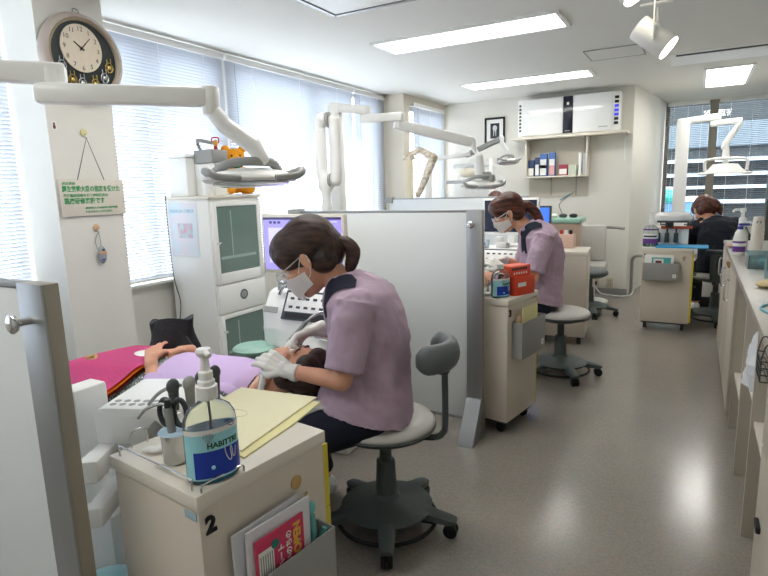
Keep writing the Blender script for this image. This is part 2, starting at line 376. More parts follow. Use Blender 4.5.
# ---------------------------------------------------------------- ceiling lights and fittings
M_LAMP = mat('lit lamp diffuser', 'ffffff', .5, emit='fffcf6', es=9)
def ceiling_light(x0, x1, y0, y1, label, group=None):
    cx, cy = (x0+x1)/2, (y0+y1)/2
    t = empty('ceiling_light', (cx, cy, CZ-.012), 0, label, 'ceiling light', group); hx, hy = (x1-x0)/2, (y1-y0)/2
    MB().b2(-hx, hx, -hy, hy, .002, .010).build('diffuser', M_LAMP, t)
    f = MB()
    for a in (-1, 1): f.b2(-hx-.02, hx+.02, a*hy-.01 if a > 0 else -hy-.02, a*hy+.02 if a > 0 else -hy+.01-.0, -.004, .0118); f.b2(a*hx-.01 if a > 0 else -hx-.02, hx+.02 if a > 0 else -hx+.01, -hy, hy, -.004, .0118)
    f.build('frame', M_WHITE2, t)
ceiling_light(-2.22, -.86, 3.90, 4.26, 'long lit ceiling panel nearest the camera, above the first partition')
ceiling_light(-2.30, -1.0, 5.94, 6.30, 'long lit ceiling panel farther off, before the air purifier wall')
ceiling_light(-.003, .40, 6.70, 7.94, 'square looking lit ceiling panel before the far dark window')
ceiling_light(-2.25, -.88, 1.86, 2.22, 'lit ceiling panel above the nearest dental chair')
t = empty('ceiling_air_conditioner', (-1.62, 2.7, CZ-.03), 0, 'flush white ceiling air conditioner with metal edge at the top of the photo', 'air conditioner')
MB().b2(-.39, .39, -.38, .38, 0, .029, bev=.004).build('panel', M_WHITE2, t)
f = MB()
for a in (-1, 1): f.b2(-.41, .41, a*.4-.012, a*.4+.012, -.004, .02); f.b2(a*.41-.012, a*.41+.012, -.41, .41, -.004, .02)
f.build('frame', M_ALU, t)
t = empty('access_hatch', (-.69, 5.38, CZ-.006), 0, 'square ceiling access hatch with a thin grey outline', 'ceiling hatch')
MB().b2(-.215, .215, -.2, .2, 0, .005).build('door_panel', M_CEIL, t)
f = MB()
for a in (-1, 1): f.b2(-.225, .225, a*.21-.006, a*.21+.006, -.002, .0055); f.b2(a*.22-.006, a*.22+.006, -.21, .21, -.002, .0055)
f.build('frame', M_GREY, t)
t = empty('ceiling_diffuser', (.12, 5.85, CZ-.015), 0, 'long ceiling air outlet with a dark slot above the far room', 'air outlet')
MB().b2(-.42, .72, -.09, .45, .003, .0148, bev=.003).build('panel', M_WHITE2, t)
MB().b2(-.36, .7, -.075, -.02, -.001, .006).build('slot', M_BLACK, t)
ceiling_light(-2.25, -.88, -.5, -.14, 'lit ceiling panel behind the camera')
# track spots
t = empty('lighting_track', (-.17, 1.72, CZ-.03), 0, 'white ceiling lighting track carrying the spotlights', 'lighting track')
MB().b2(-.018, .018, -1.2, .5, 0, .03, bev=.002).build('rail', M_WHITE, t)
M_SPOT = mat('spotlight lens', 'fff6e8', .4, emit='fff3dd', es=9)
def spot(loc, aim, label):
    t = empty('spotlight', loc, 0, label, 'spotlight', 'track spotlights'); d = Vector(aim).normalized()
    MB().cyl(d*-.055, d*.045, .034, n=32, bev=.003).build('lamp_head', M_WHITE2, t)
    MB().cyl(d*.0455, d*.048, .031, n=32).build('lens', M_SPOT, t)
    ld = bpy.data.lights.new('spot_beam', 'SPOT'); ld.energy = 22; ld.spot_size = math.radians(42); ld.spot_blend = .5; ld.shadow_soft_size = .03; ld.color = (1, .95, .86)
    lo = link(bpy.data.objects.new('spot_beam', ld), t); lo.location = d*.055; lo.rotation_euler = d.to_track_quat('-Z', 'Y').to_euler()
    up = Vector((0, 0, CZ-.03-loc[2])); s = d.cross(Vector((0, 0, 1))).normalized()
    b = MB()
    for k in (-1, 1): b.box((0, 0, 0), (.004, .016, .10), M=Matrix.Translation(s*.038*k+Vector((0, 0, .04))))
    b.box((0, 0, .09), (.08, .016, .004)); b.build('yoke', M_WHITE2, t)
    MB().cyl((0, 0, .09), up, .007, n=12).build('stem', M_CHROME, t)
    MB().cyl(up-Vector((0, 0, .05)), up, .02, n=16).build('adapter', M_WHITE2, t)
spot((-.128, 1.78, 1.735), (.62, -.02, -.52), 'white cylinder spotlight, the whole one hanging from the ceiling track')
spot((-.20, 1.70, 1.865), (.45, -.1, -.6), 'white spotlight cut off by the top edge of the photo')
# ================================================================ partitions
def hook_knob(x, y, z, t, side=-1):
    MB().cyl((x, y, z), (x, y+side*.03, z), .008, n=14).cyl((x, y+side*.03, z), (x, y+side*.036, z), .017, .02, n=20).sph((x, y+side*.037, z), (.02, .006, .02)).build('hook', M_CHROME, t)
def partition(x0, x1, y, top, label, near=True):
    t = empty('partition_screen', (x1, y, 0), 0, label, 'partition')
    L = x1-x0
    MB().b2(-L, -.085, -.012, .012, .1, top-.012, bev=.002).build('panel', M_PANEL, t)
    MB().b2(-L, -.085, -.014, .014, top-.014, top, bev=.003).build('top_rail', M_ALU, t)
    MB().b2(-L, -.085, -.014, .014, .085, .1, bev=.003).build('bottom_rail', M_ALU, t)
    p = MB().b2(-.086, 0, -.020, -.015, .05, top, bev=.001).build('post', M_ALU, t)
    MB().b2(-.086, 0, -.015, .018, .05, top, bev=.003).build('post_core', M_ALU2, t)
    hook_knob(-.05, -.020, top-.075, t)
    f = MB(); prof = [(-.17, 0), (.045, 0), (.025, .22), (-.03, .22), ]
    f.prism([(a, b) for a, b in prof], .084, M=basis((-.085, 0, .0), (0, 1, 0), (0, 0, 1))); f.build('foot', M_ALU, t, ang=20)
    MB().b2(-L-.05, -L+.04, -.03, .03, top-.045, top+.012, bev=.003).build('wall_bracket', M_GREY, t)
    return t
P1 = partition(-3.3, -1.118, .635, 1.185, 'near white partition screen cut off by the left edge of the photo')
P2 = partition(-2.15, -.955, 2.77, 1.236, 'white partition screen with grey post behind the nearest nurse')
P3 = partition(-2.72, -1.32, 5.03, 1.262, 'far white partition screen behind the second monitor')

# ================================================================ carts
def caster(t, x, y, h=.07, name='caster'):
    c = MB().cyl((x-.012, y+.012, .028), (x-.003, y+.012, .028), .028, n=18, bev=.003).cyl((x+.003, y+.012, .028), (x+.012, y+.012, .028), .028, n=18, bev=.003)
    c.box((x, y, h-.012), (.022, .05, .024), bev=.006); c.cyl((x, y, h-.01), (x, y, h+.01), .012); return c.build(name, M_BLACK, t)
def pocket(t, x0, x1, z0, z1, y, dep=.06):
    """grey open-topped file pocket on the face y (outward is -y)"""
    o = MB(); th = .004
    o.b2(x0, x1, y-dep, y-dep+th, z0, z1, bev=.0015).b2(x0, x0+th, y-dep, y, z0, z1).b2(x1-th, x1, y-dep, y, z0, z1).b2(x0, x1, y-dep, y, z0, z0+th).b2(x0, x1, y-th, y, z0, z1)
    p = o.build('file_pocket', M_GREY, t)
    MB().b2(x1-.052, x1-.022, y-dep-.001, y-dep, z0+.03, z0+.062).build('pocket_label', M_WHITE2, p)
    r = MB()
    for k in range(6):
        a = k*PI/3; r.b2(-.001, .001, .002, .009, 0, .0006, M=Matrix.Translation((x1-.037, y-dep-.0012, z0+.046)) @ Matrix.Rotation(PI/2, 4, 'X') @ Matrix.Rotation(a, 4, 'Z'))
    r.build('label_emblem', M_GREY, p)
    return p
def cart(loc, rz, w, d, num, label, pk=(-.02, .17, .36, .56), yellow=True, top=.76):
    t = empty('trolley_cabinet', (*loc, 0), rz, label, 'trolley cabinet', 'numbered treatment trolleys'); a, b = w/2, d/2
    MB().b2(-a+.006, a-.004, -b+.006, b-.006, .075, top-.035, bev=.003).build('body', M_CREAM, t)
    MB().b2(-a, a, -b, b, top-.034, top, bev=.004).build('top', M_CREAMTOP, t)
    MB().b2(-a+.02, a-.02, -b+.02, b-.02, .06, .076).build('base_plate', M_DGREY, t)
    for sx in (-1, 1):
        for sy in (-1, 1): caster(t, sx*(a-.05), sy*(b-.05))
    zs = [.085, .2, .315, .43, .545, .66]; 
    for k in range(5):
        dr = MB().b2(a-.004, a+.012, -b+.014, b-.012, zs[k]+.004, zs[k+1]-.004 if k < 4 else top-.042, bev=.003).build('drawer', M_CREAMTOP, t)
        if yellow: MB().b2(a-.003, a+.0135, -b+.008, -b+.0135, zs[k]+.002, zs[k+1]-.002 if k < 4 else top-.042).build('edge_strip', M_YEL, dr)
        MB().tube([(a+.012, -.04, zs[k+1]-.04), (a+.034, -.04, zs[k+1]-.04), (a+.034, .04, zs[k+1]-.04), (a+.012, .04, zs[k+1]-.04)], .005, res=3).build('handle', M_BLACK, dr)
    if num: text(num, .052, M_TEXT, t, basis((-a+.018, -b+.004, top-.092), (1, 0, 0), (0, 0, 1)), 'number', ext=.0022, bold=.0016)
    if pk: pocket(t, pk[0], pk[1], pk[2], pk[3], -b+.006)
    return t
C2 = cart((-.975, .910), math.radians(82.6), .378, .335, '2', 'near cream trolley cabinet number 2 with a hand sanitizer bottle on top', pk=(-.125, .15, .30, .535))
C3 = cart((-.95, 3.025), math.radians(80), .375, .30, '3', 'cream trolley cabinet number 3 with orange boxes on top, before the second nurse', pk=(-.13, .17, .43, .63))
C5 = cart((-.215, 5.78), 0, .41, .36, '5', 'cream trolley cabinet number 5 with a purple labelled pump bottle, beside the far nurse', pk=(-.185, .11, .47, .63))
t4 = empty('side_cabinet', (-.975, 4.98, 0), math.radians(5), 'white floor cabinet full of small supplies behind the second nurse', 'cabinet')
MB().b2(-.19, .19, -.2, .2, .07, .765, bev=.003).build('body', M_CREAM, t4); MB().b2(-.195, .195, -.205, .205, .765, .80, bev=.005).build('top', M_CREAMTOP, t4)
for sx in (-1, 1):
    for sy in (-1, 1): caster(t4, sx*.14, sy*.15)
# wire rails on cart 2 top (parts of the cart)
def rail_wire(t, pts, r=.0022, name='wire_rail'): return MB().tube(pts, r, n=8, res=5).build(name, M_STEEL, t)
a, b = .189, .1675
rail_wire(C2, [(-a+.012, -b+.03, .758), (-a+.012, -b+.03, .782), (-a+.012, -b+.05, .785), (-a+.012, b-.05, .785), (-a+.012, b-.03, .782), (-a+.012, b-.03, .758)])
rail_wire(C2, [(-a+.018, -b+.007, .758), (-a+.018, -b+.007, .772), (-a+.03, -b+.007, .776), (-a+.11, -b+.007, .776), (-a+.125, -b+.007, .772), (-a+.125, -b+.007, .758)])
rail_wire(C2, [(-a+.05, b-.012, .758), (-a+.05, b-.012, .79), (-a+.06, b-.012, .80), (-a+.08, b-.012, .80), (-a+.09, b-.012, .79), (-a+.09, b-.012, .758)])
rail_wire(C2, [(-a+.16, b-.012, .758), (-a+.16, b-.012, .79), (-a+.17, b-.012, .80), (-a+.19, b-.012, .80), (-a+.2, b-.012, .79), (-a+.2, b-.012, .758)])
MB().cyl((.085, -b+.006, .665), (.085, -b+.0035, .665), .017, n=24).build('round_sticker', mat('tan sticker', 'c9a36f', .7), C2)
MB().b2(-a+.0045, -a+.0065, -.155, -.115, .70, .717).build('label_sticker', mat('faded blue label', '9fb4bf', .7), C2)

# ================================================================ stools
def stool(loc, rz, label, seat_h=.47, legs0=0, back=True, ring=True, seat_r=.2, pad=None, arm='crescent'):
    t = empty('rolling_stool', (*loc, 0), rz, label, 'stool', 'rolling stools')
    MB().lathe([(0, seat_h-.055), (.14, seat_h-.055), (seat_r-.02, seat_h-.045), (seat_r-.002, seat_h-.03), (seat_r, seat_h-.018), (seat_r-.012, seat_h-.004), (seat_r-.05, seat_h+.008), (seat_r*.4, seat_h+.014), (0, seat_h+.015)][::-1], n=48, cap=False, sx=1.0).build('seat', pad or M_SEAT, t, ang=60)
    MB().lathe([(0, seat_h-.075), (.12, seat_h-.075), (seat_r-.01, seat_h-.052), (seat_r+.004, seat_h-.036), (seat_r-.002, seat_h-.03), (0, seat_h-.035)], n=48, cap=False).build('seat_shell', M_STOOLG, t)
    MB().cyl((0, 0, .12), (0, 0, .29), .045, .037, n=28, bev=.003).cyl((0, 0, .26), (0, 0, seat_h-.06), .024, n=24).build('column', M_STOOLG, t)
    b = MB().lathe([(0, .15), (.045, .15), (.055, .135), (.13, .122), (.185, .10), (.175, .085), (0, .085)], n=40, cap=False).build('base', M_STOOLG, t)
    for k in range(5):
        an = legs0+2*PI*k/5; Mx = Matrix.Rotation(an, 4, 'Z')
        rings = []
        for x, hw, z, h in ((.09, .052, .095, .022), (.15, .038, .092, .020), (.21, .03, .08, .017), (.265, .027, .072, .013), (.285, .02, .07, .008)):
            rings.append([Mx @ Vector((x, y, zz)) for y, zz in ((-hw, z-h), (-hw, z+h*.5), (-hw*.6, z+h), (hw*.6, z+h), (hw, z+h*.5), (hw, z-h))])
        MB().loft(rings).build('leg', M_STOOLG, t, ang=50)
        c = MB().cyl(Mx @ Vector((.262, -.022, .028)), Mx @ Vector((.262, -.006, .028)), .028, n=20, bev=.004).cyl(Mx @ Vector((.262, .006, .028)), Mx @ Vector((.262, .022, .028)), .028, n=20, bev=.004).cyl(Mx @ Vector((.262, 0, .04)), Mx @ Vector((.262, 0, .07)), .01)
        c.sph(Mx @ Vector((.262, 0, .045)), (.02, .02, .016)); c.build('caster', M_BLACK, t)
    if ring:
        MB().tube([(.2*math.cos(k*PI/6), .2*math.sin(k*PI/6), .045) for k in range(12)], .008, n=8, res=3, closed=True).tube([(0, 0, .09), (.1, 0, .05), (.2, 0, .045)], .006).tube([(0, 0, .09), (-.1, 0, .05), (-.2, 0, .045)], .006).build('foot_ring', M_BLACK, t)
    if back:   # crescent back and arm support on an upright at local +x
        x = seat_r+.045
        MB().tube([(.06, 0, seat_h-.07), (x-.05, 0, seat_h-.068), (x-.01, 0, seat_h-.045), (x, 0, seat_h), (x, 0, seat_h+.17), (x, 0, seat_h+.24)], .0125, n=12).build('back_post', M_STOOLG, t)
        pts = [(x+.05-.30*math.cos(q)*.0-(.13*(1-math.cos(q))), .125*math.sin(q), 0) for q in [math.radians(d) for d in (-75, -50, -25, 0, 25, 50, 75)]]
        rings = []
        P = smooth_path([(p[0]-.03, p[1], seat_h+.27) for p in pts], 4); N = len(P)
        for i, p in enumerate(P):
            tg = (P[min(i+1, N-1)]-P[max(i-1, 0)]).normalized(); u = Vector((-tg.y, tg.x, 0)); e = min(1, .35+1.9*math.sin(PI*min(max((i+.2)/(N-.6), 0), 1)))
            rings.append([p+u*(.036*e*math.cos(2*PI*k/16))+Vector((0, 0, 1))*(.056*e*math.sin(2*PI*k/16)) for k in range(16)])
        MB().loft(rings).build('backrest', M_PAD, t, ang=70)
        MB().box((x-.005, 0, seat_h+.225), (.05, .06, .07), bev=.015).build('back_bracket', M_DGREY, t)
    return t
S1 = stool((-1.03, 1.81), math.radians(10), 'grey rolling stool with a crescent backrest under the nearest nurse', .475, 0)
S2 = stool((-.80, 3.99), math.radians(140), 'grey rolling stool without backrest under the second nurse', .475, math.radians(20), back=False)
S4 = stool((-.93, 6.05), math.radians(-100), 'empty rolling stool with a grey top before the white patient seat at the back wall', .47, math.radians(30), ring=False, back=False, seat_r=.175, pad=M_PAD)
S5 = stool((.20, 6.12), math.radians(-95), 'rolling stool with black back support under the far nurse in navy', .475, math.radians(10), back=False)
xb = .245
MB().tube([(.06, 0, .40), (xb-.05, 0, .405), (xb-.01, 0, .43), (xb, 0, .5), (xb, 0, .62)], .022, n=12).box((xb, 0, .56), (.035, .085, .24), bev=.012).build('back_post', M_DGREY, S5)
MB().box((xb-.005, .03, .70), (.045, .24, .05), bev=.014).build('backrest', M_DGREY, S5)

# ================================================================ tall white cabinet by the window
t = empty('medical_cabinet', (-2.85, 2.74, 0), 0, 'tall white steel cabinet with green glass doors under the window', 'cabinet')
D, Wd, H = .46, .50, 1.345
MB().b2(-D+.03, -.02, 0, Wd, .0, H-.02, bev=.004).build('body', M_WHITE, t)
MB().b2(-D+.03, .0, -.012, Wd+.012, H-.02, H, bev=.004).build('top', M_CREAMTOP, t)
M_GGLASS = mat('green tinted cabinet glass', '6f857e', .15, var=.1, vscale=3, coat=.4)
def door(name, z0, z1, glass=True):
    d = MB(); x0, x1 = -.02, .004
    if glass:
        for bb in ((.012, .05, z0, z1), (Wd-.05, Wd-.012, z0, z1), (.05, Wd-.05, z0, z0+.075), (.05, Wd-.05, z1-.03, z1)): d.b2(x0, x1, bb[0], bb[1], bb[2], bb[3], bev=.002)
        o = d.build(name, M_WHITE, t); MB().b2(-.012, -.004, .05, Wd-.05, z0+.07, z1-.03).build('glass_pane', M_GGLASS, o)
        MB().b2(-.0035, -.003, .07, Wd-.08, z0+.17, z0+.19).b2(-.0035, -.003, .18, .19, z0+.19, z1-.06).build('shelf_edge', mat('pale green shelf line', '9fb5ae', .5), o)
    else: o = d.b2(x0, x1, .012, Wd-.012, z0, z1, bev=.003).build(name, M_WHITE, t)
    return o
d1 = door('door', .735, 1.30); MB().cyl((.004, .035, 1.02), (.03, .035, 1.02), .006).sph((.03, .035, 1.02), .011).build('handle', M_CHROME, d1)
dr = door('drawer', .525, .725, False)
MB().cyl((.003, .25, .635), (.010, .25, .635), .037, n=32).build('handle_ring', M_STEEL, dr); MB().cyl((.010, .25, .635), (.0115, .25, .635), .026, n=28).sph((.012, .25, .635), (.008, .008, .024)).build('handle', M_GREY, dr)
d2 = door('door', .06, .515); MB().cyl((.004, .035, .40), (.03, .035, .40), .006).sph((.03, .035, .40), .011).build('handle', M_CHROME, d2)
ps = MB().b2(-D+.06, -D+.33, -.0055, -.004, .93, 1.30).build('taped_poster', mat('washed out poster', 'd3e6ee', .5, col2='e9dfe6', vscale=9), t)
MB().b2(-D+.14, -D+.28, -.0065, -.0056, 1.06, 1.16).build('poster_picture', mat('pink teeth print', 'd9a7b6', .6, col2='bfe0e6', vscale=18), ps)
text('MEDICAL CHECK', .03, mat('pale blue print', '7ab6cf', .6), ps, basis((-D+.075, -.006, 1.235), (1, 0, 0), (0, 0, 1)), ext=.0004)
tag(MB().tube([(-3.26, 2.726, 1.36), (-3.26, 2.722, 1.2), (-3.25, 2.722, .8), (-3.2, 2.72, .6), (-3.23, 2.72, .4), (-3.15, 2.715, .28)], .0035).build('power_cable', M_DGREY), 'thin dark cable hanging down the side of the tall cabinet', 'cable')
# things on the cabinet
t = empty('storage_box', (-3.19, 2.80, H), 0, 'white box on the window side of the tall cabinet top', 'box')
MB().b2(-.07, .11, -.03, .34, 0, .26, bev=.006).build('body', M_WHITE2, t); MB().b2(-.073, .113, -.033, .343, .262, .285, bev=.006).build('lid', M_WHITE, t)
t = empty('sterilizer', (-2.965, 2.88, H), 0, 'small white apparatus with a grey front and screen on the tall cabinet', 'dental apparatus')
MB().b2(-.11, .07, -.04, .12, 0, .22, bev=.008).build('body', M_WHITE2, t); MB().b2(-.10, .075, -.05, .10, .22, .31, bev=.008).build('upper_housing', M_GREY, t)
MB().b2(.0705, .076, -.03, .09, .10, .215, bev=.002).build('front_panel', M_GREY, t); MB().b2(.0765, .079, .01, .07, .14, .2).build('screen', M_DGREY, t)
MB().tube([(-.05, -.03, .31), (-.05, -.05, .36), (-.0, -.08, .37), (.06, -.02, .35)], .012).build('handle', M_GREY, t)
t = empty('spray_bottle', (-3.22, 2.72+.03, H), math.radians(200), 'white trigger spray bottle on the left end of the tall cabinet', 'spray bottle')
# moved clear of the box by its own place on the top
t.location = (-2.90, 2.78, H)
MB().lathe([(0, 0), (.032, 0), (.036, .01), (.036, .09), (.03, .12), (.013, .145), (.013, .155)], n=24).build('bottle', M_WHITE2, t)
MB().cyl((0, 0, .155), (0, 0, .175), .015).box((.012, 0, .19), (.075, .022, .03), bev=.006).box((.05, 0, .192), (.018, .014, .014)).build('spray_head', M_WHITE, t)
MB().tube([(.03, 0, .178), (.036, 0, .155), (.03, 0, .135)], .004).build('trigger', M_WHITE, t)
def teddy(loc, rz, s, label, col):
    m = mat('orange plush', col, .95, bump=.6, bscale=120, var=.12, vscale=40)
    mb = MB(); S = s
    mb.sph((0, 0, .09*S), (.06*S, .065*S, .085*S)).sph((0, 0, .215*S), (.058*S, .064*S, .056*S)).sph((.05*S, 0, .2*S), (.03*S, .034*S, .026*S))
    for k in (-1, 1): mb.sph((0, k*.05*S, .265*S), (.014*S, .024*S, .024*S)).cap((.0, k*.055*S, .14*S), (.06*S, k*.075*S, .10*S), .022*S).cap((.03*S, k*.04*S, .03*S), (.095*S, k*.055*S, .03*S), .03*S).sph((.115*S, k*.057*S, .035*S), (.022*S, .03*S, .034*S))
    o = mb.vox('teddy_bear', m, None, .004, 2); o.location = loc; o.rotation_euler = (0, 0, rz); tag(o, label, 'plush toy')
    for k in (-1, 1): MB().sph((.052*S, k*.024*S, .225*S), .006*S).build('eye', M_BLACK, o)
    MB().sph((.078*S, 0, .207*S), (.008*S, .012*S, .008*S)).build('nose', M_BLACK, o)
    MB().lathe([(.035*S, .158*S), (.05*S, .165*S), (.05*S, .18*S), (.035*S, .186*S)], n=24, cap=False).sph((.052*S, 0, .165*S), (.012*S, .02*S, .02*S)).build('scarf', mat('green cloth', '1d7a56', .9), o)
    return o
teddy((-2.97, 3.125, H+.003), math.radians(-35), 1.22, 'orange teddy bear with a green scarf on the tall cabinet', 'f0a01e')
t = empty('toy_rattle', (-2.99, 2.97, H+.312), 0, 'tiny red and orange toy on top of the apparatus', 'toy')
MB().sph((0, 0, .05), (.018, .02, .024)).build('head', mat('orange toy plastic', 'f0b05a', .5), t); MB().lathe([(.0, 0), (.014, 0), (.012, .03), (0, .03)], n=16, cap=False).build('body', mat('red toy plastic', 'cc4a48', .5), t)
MB().tube([(-.02, -.01, .05), (-.02, -.01, .085), (.02, .01, .085), (.022, .01, .05)], .005).build('hood', mat('red toy plastic', 'cc4a48', .5), t)
# ================================================================ people
def V(*a): return Vector(a)
def head_frame(c, g, up=(0, 0, 1)):
    g = Vector(g).normalized(); l = Vector(up).cross(g).normalized(); u = g.cross(l)
    M = Matrix.Identity(4)
    for i in range(3): M[i][0] = g[i]; M[i][1] = l[i]; M[i][2] = u[i]; M[i][3] = c[i]
    return M
def add_head(mb, F, s=1.0):
    def e(c, r): mb.sph((0, 0, 0), (1, 1, 1), rot=F @ Matrix.Translation(V(*c)*s) @ Matrix.Diagonal((*[k*s for k in r], 1)), n=24)
    e((-.012, 0, .025), (.094, .076, .088)); e((.018, 0, -.03), (.072, .062, .075)); e((.04, 0, -.075), (.042, .042, .035))
    e((.082, 0, -.012), (.016, .010, .026)); e((.093, 0, -.026), (.014, .013, .011)); e((.074, 0, -.058), (.014, .024, .009)); e((.074, 0, -.068), (.013, .021, .008)); e((.066, 0, -.092), (.02, .022, .017))
    e((.07, .034, .012), (.015, .022, .009)); e((.07, -.034, .012), (.015, .022, .009)); e((.06, .04, -.025), (.02, .02, .022)); e((.06, -.04, -.025), (.02, .02, .022))
    for k in (-1, 1):
        e((-.008, k*.077, -.008), (.016, .007, .03)); e((-.012, k*.081, .008), (.012, .006, .013))
def eyes(parent, F, s=1.0):
    for k in (-1, 1):
        p = F @ (V(.076, k*.033, -.002)*s)
        e = MB().sph(p, .0115*s, n=16).build('eye', mat('eye white', 'f0ece8', .3), parent)
        MB().sph(F @ (V(.083, k*.033, -.002)*s), .006*s, n=12).build('iris', mat('dark iris', '2a1a14', .2), e)
        MB().tube([F @ (V(.078, k*.016, .022)*s), F @ (V(.083, k*.034, .026)*s), F @ (V(.074, k*.052, .020)*s)], .003*s, n=6, res=4).build('eyebrow', M_HAIR, parent)
def hand(mb, w, d, n, right, curl=(.5, .6, .7, .8), s=1.0, spread=.10, thumb=.35, fat=0.0):
    """w wrist, d towards the fingers, n back of the hand; thumb leaves the side of the palm"""
    w = Vector(w); d = Vector(d).normalized(); n = Vector(n); n = (n-d*n.dot(d)).normalized(); t = d.cross(n)*(1 if right else -1)
    t.normalize()
    for k in (-.026, -.009, .009, .026):
        mb.cap(w+t*k*.6*s, w+d*.082*s+t*k*s*1.1, (.0135+fat)*s, (.011+fat)*s, n=12)
    mb.cap(w-d*.03*s, w+d*.02*s, (.024+fat)*s, (.022+fat)*s)
    L = (.076, .085, .079, .062)
    for i in range(4):
        off = (.030-.020*i)*s; b = w+d*(.088-.004*abs(i-1.3))*s+t*off; a = 0; dd = (d+t*spread*(1.2-i*.8)).normalized(); p = b; r = (.0095+fat)*s
        for j, f in enumerate((.45, .32, .23)):
            a += curl[i]*(.8 if j == 0 else 1.0); dr = dd*math.cos(a)-n*math.sin(a); q = p+dr*L[i]*f*s
            mb.cap(p, q, r, r*.9, n=10); p = q; r *= .9
    b = w+d*.028*s+t*.024*s; dr = (d*.7+t*.65-n*.25).normalized(); q = b+dr*.036*s; mb.cap(b, q, (.014+fat)*s, (.011+fat)*s, n=10)
    dr2 = (d*(.95)+t*(.35-thumb)-n*(.35+thumb)).normalized(); q2 = q+dr2*.03*s; mb.cap(q, q2, (.0108+fat)*s, (.0095+fat)*s, n=10)
    dr3 = (d*(.95)+t*(-thumb)-n*(.3+thumb)).normalized(); mb.cap(q2, q2+dr3*.024*s, (.0095+fat)*s, (.008+fat)*s, n=10)
def ell(c, rx, ry, z, n=40, tilt=0, p=2.3):
    out = []
    for i in range(n):
        a = 2*PI*i/n; x = math.copysign(abs(math.cos(a))**(2/p), math.cos(a))*rx; y = math.copysign(abs(math.sin(a))**(2/p), math.sin(a))*ry
        out.append((c+x, y, z-tilt*x))
    return out
def staff(loc, facing, J, label, top_mat, hair_mat, gloves=True, mask=True, pony=((-.102, 0, -.012), (-.038, 0, -.002), (-.066, .004, -.035), (-.058, .008, -.085), (-.040, .008, -.115)), pony_r=(.018, .026, .030, .024, .008), piping=True, shoes=True, glass_mat=None, hs=1.1):
    F = head_frame(J['head'], J['face'])
    rz = math.atan2(facing[1], facing[0])
    b = MB(); add_head(b, F, hs)
    b.chain([F @ V(-.03, 0, -.05), J['neck'], J['chest']], [.052, .056, .10], n=18)
    b.chain([J['chest'], J['spine'], J['pelvis']], [.11, .105, .12], n=18)
    for s, k in (('l', 1), ('r', -1)):
        b.chain([V(*J['chest'])+V(0, k*.06, .04), J[s+'sh'], J[s+'el'], J[s+'wr']], [.075, .052, .036, .024], n=14)
        b.chain([V(*J['pelvis'])+V(0, k*.06, 0), J[s+'hip'], J[s+'kn'], J[s+'an']], [.10, .085, .055, .038], n=14)
        b.cap(J[s+'an'], V(*J[s+'an'])+V(.14, 0, -.045), .036, .028)
        h = J[s+'hand']; hand(b, J[s+'wr'], h[0], h[1], s == 'r', h[2], 1.0)
    o = b.vox('person', M_SKIN, None, .0055, 2); o.location = (loc[0], loc[1], 0); o.rotation_euler = (0, 0, rz); tag(o, label, 'person')
    eyes(o, F, hs)
    # scrub top: torso and flat-ended sleeves in one cloth surface
    t = MB(); t.loft([ell(*r) for r in J['torso']])
    for s, k in (('l', 1), ('r', -1)):
        S_, E_ = V(*J[s+'sh']), V(*J[s+'el']); d = E_-S_
        t.sph(S_+V(0, -k*.012, -.008), (.082, .075, .078)); t.cyl(S_-d*.1, S_+d*J.get('sleeve', .86), .074, .071, n=28)
        t.cap(S_+V(0, -k*.02, 0), V(*J['neck'])+V(-.01, k*.045, -.035), .065, .05)
    top = t.vox('scrub_top', top_mat, o, .006, 4)
    dt = bpy.data.textures.get('folds') or bpy.data.textures.new('folds', 'CLOUDS'); dt.noise_scale = .09; dt.noise_depth = 2
    md = top.modifiers.new('folds', 'DISPLACE'); md.texture = dt; md.strength = .028; md.mid_level = .5; md.texture_coords = 'LOCAL'
    p = MB(); p.chain([V(*J['pelvis'])+V(.01, 0, -.03), V(*J['pelvis'])+V(.01, 0, .02)], [.12, .11], n=20)
    for s, k in (('l', 1), ('r', -1)):
        p.chain([V(*J['pelvis'])+V(.02, k*.055, -.015), J[s+'hip'], J[s+'kn']], [.115, .108, .085], n=18)
        K, A = V(*J[s+'kn']), V(*J[s+'an']); p.cyl(K, A+(K-A)*.05, .075, .058, n=24)
    p.vox('trousers', M_NAVY if top_mat is not M_NAVY2 else M_NAVY2, o, .008, 4)
    if piping:
        nk = V(*J['neck']); 
        patch(top, lambda c, n: n.x > -.15 and abs(abs(c.y)-.098) < .03 and c.z > J['lsh'][2]-.10 and c.x > J['lsh'][0]+.0, 'shoulder_panel', M_NAVY, .0015, .001, top, cuts=[(V(0, k*yy, 0), V(0, 1, 0)) for k in (-1, 1) for yy in (.068, .128)]+[(V(0, 0, J['lsh'][2]-.10), V(0, 0, 1)), (V(J['lsh'][0]+.0, 0, 0), V(1, 0, 0))])
    if gloves:
        for s in ('l', 'r'):
            h = J[s+'hand']; g = MB(); hand(g, J[s+'wr'], h[0], h[1], s == 'r', h[2], 1.0, fat=.0022)
            W_, E_ = V(*J[s+'wr']), V(*J[s+'el']); d = (E_-W_).normalized(); g.cyl(W_+d*.0, W_+d*.045, .027, .031, n=20)
            g.vox('glove', M_GLOVE, o, .0035, 2)
    if shoes:
        for s in ('l', 'r'):
            A = V(*J[s+'an']); q = MB(); q.cap(A+V(-.02, 0, -.05), A+V(.06, 0, -.06), .046, .046).cap(A+V(.06, 0, -.062), A+V(.17, 0, -.065), .046, .036); q.vox('shoe', M_WHITE2, o, .006, 3)
    # hair
    h = MB()
    def e(c, r): h.sph((0, 0, 0), (1, 1, 1), rot=F @ Matrix.Translation(V(*c)*hs) @ Matrix.Diagonal((*[k*hs for k in r], 1)), n=28)
    e((-.028, 0, .034), (.100, .088, .095)); e((.018, 0, .062), (.082, .080, .062)); e((-.06, 0, .0), (.07, .076, .078))
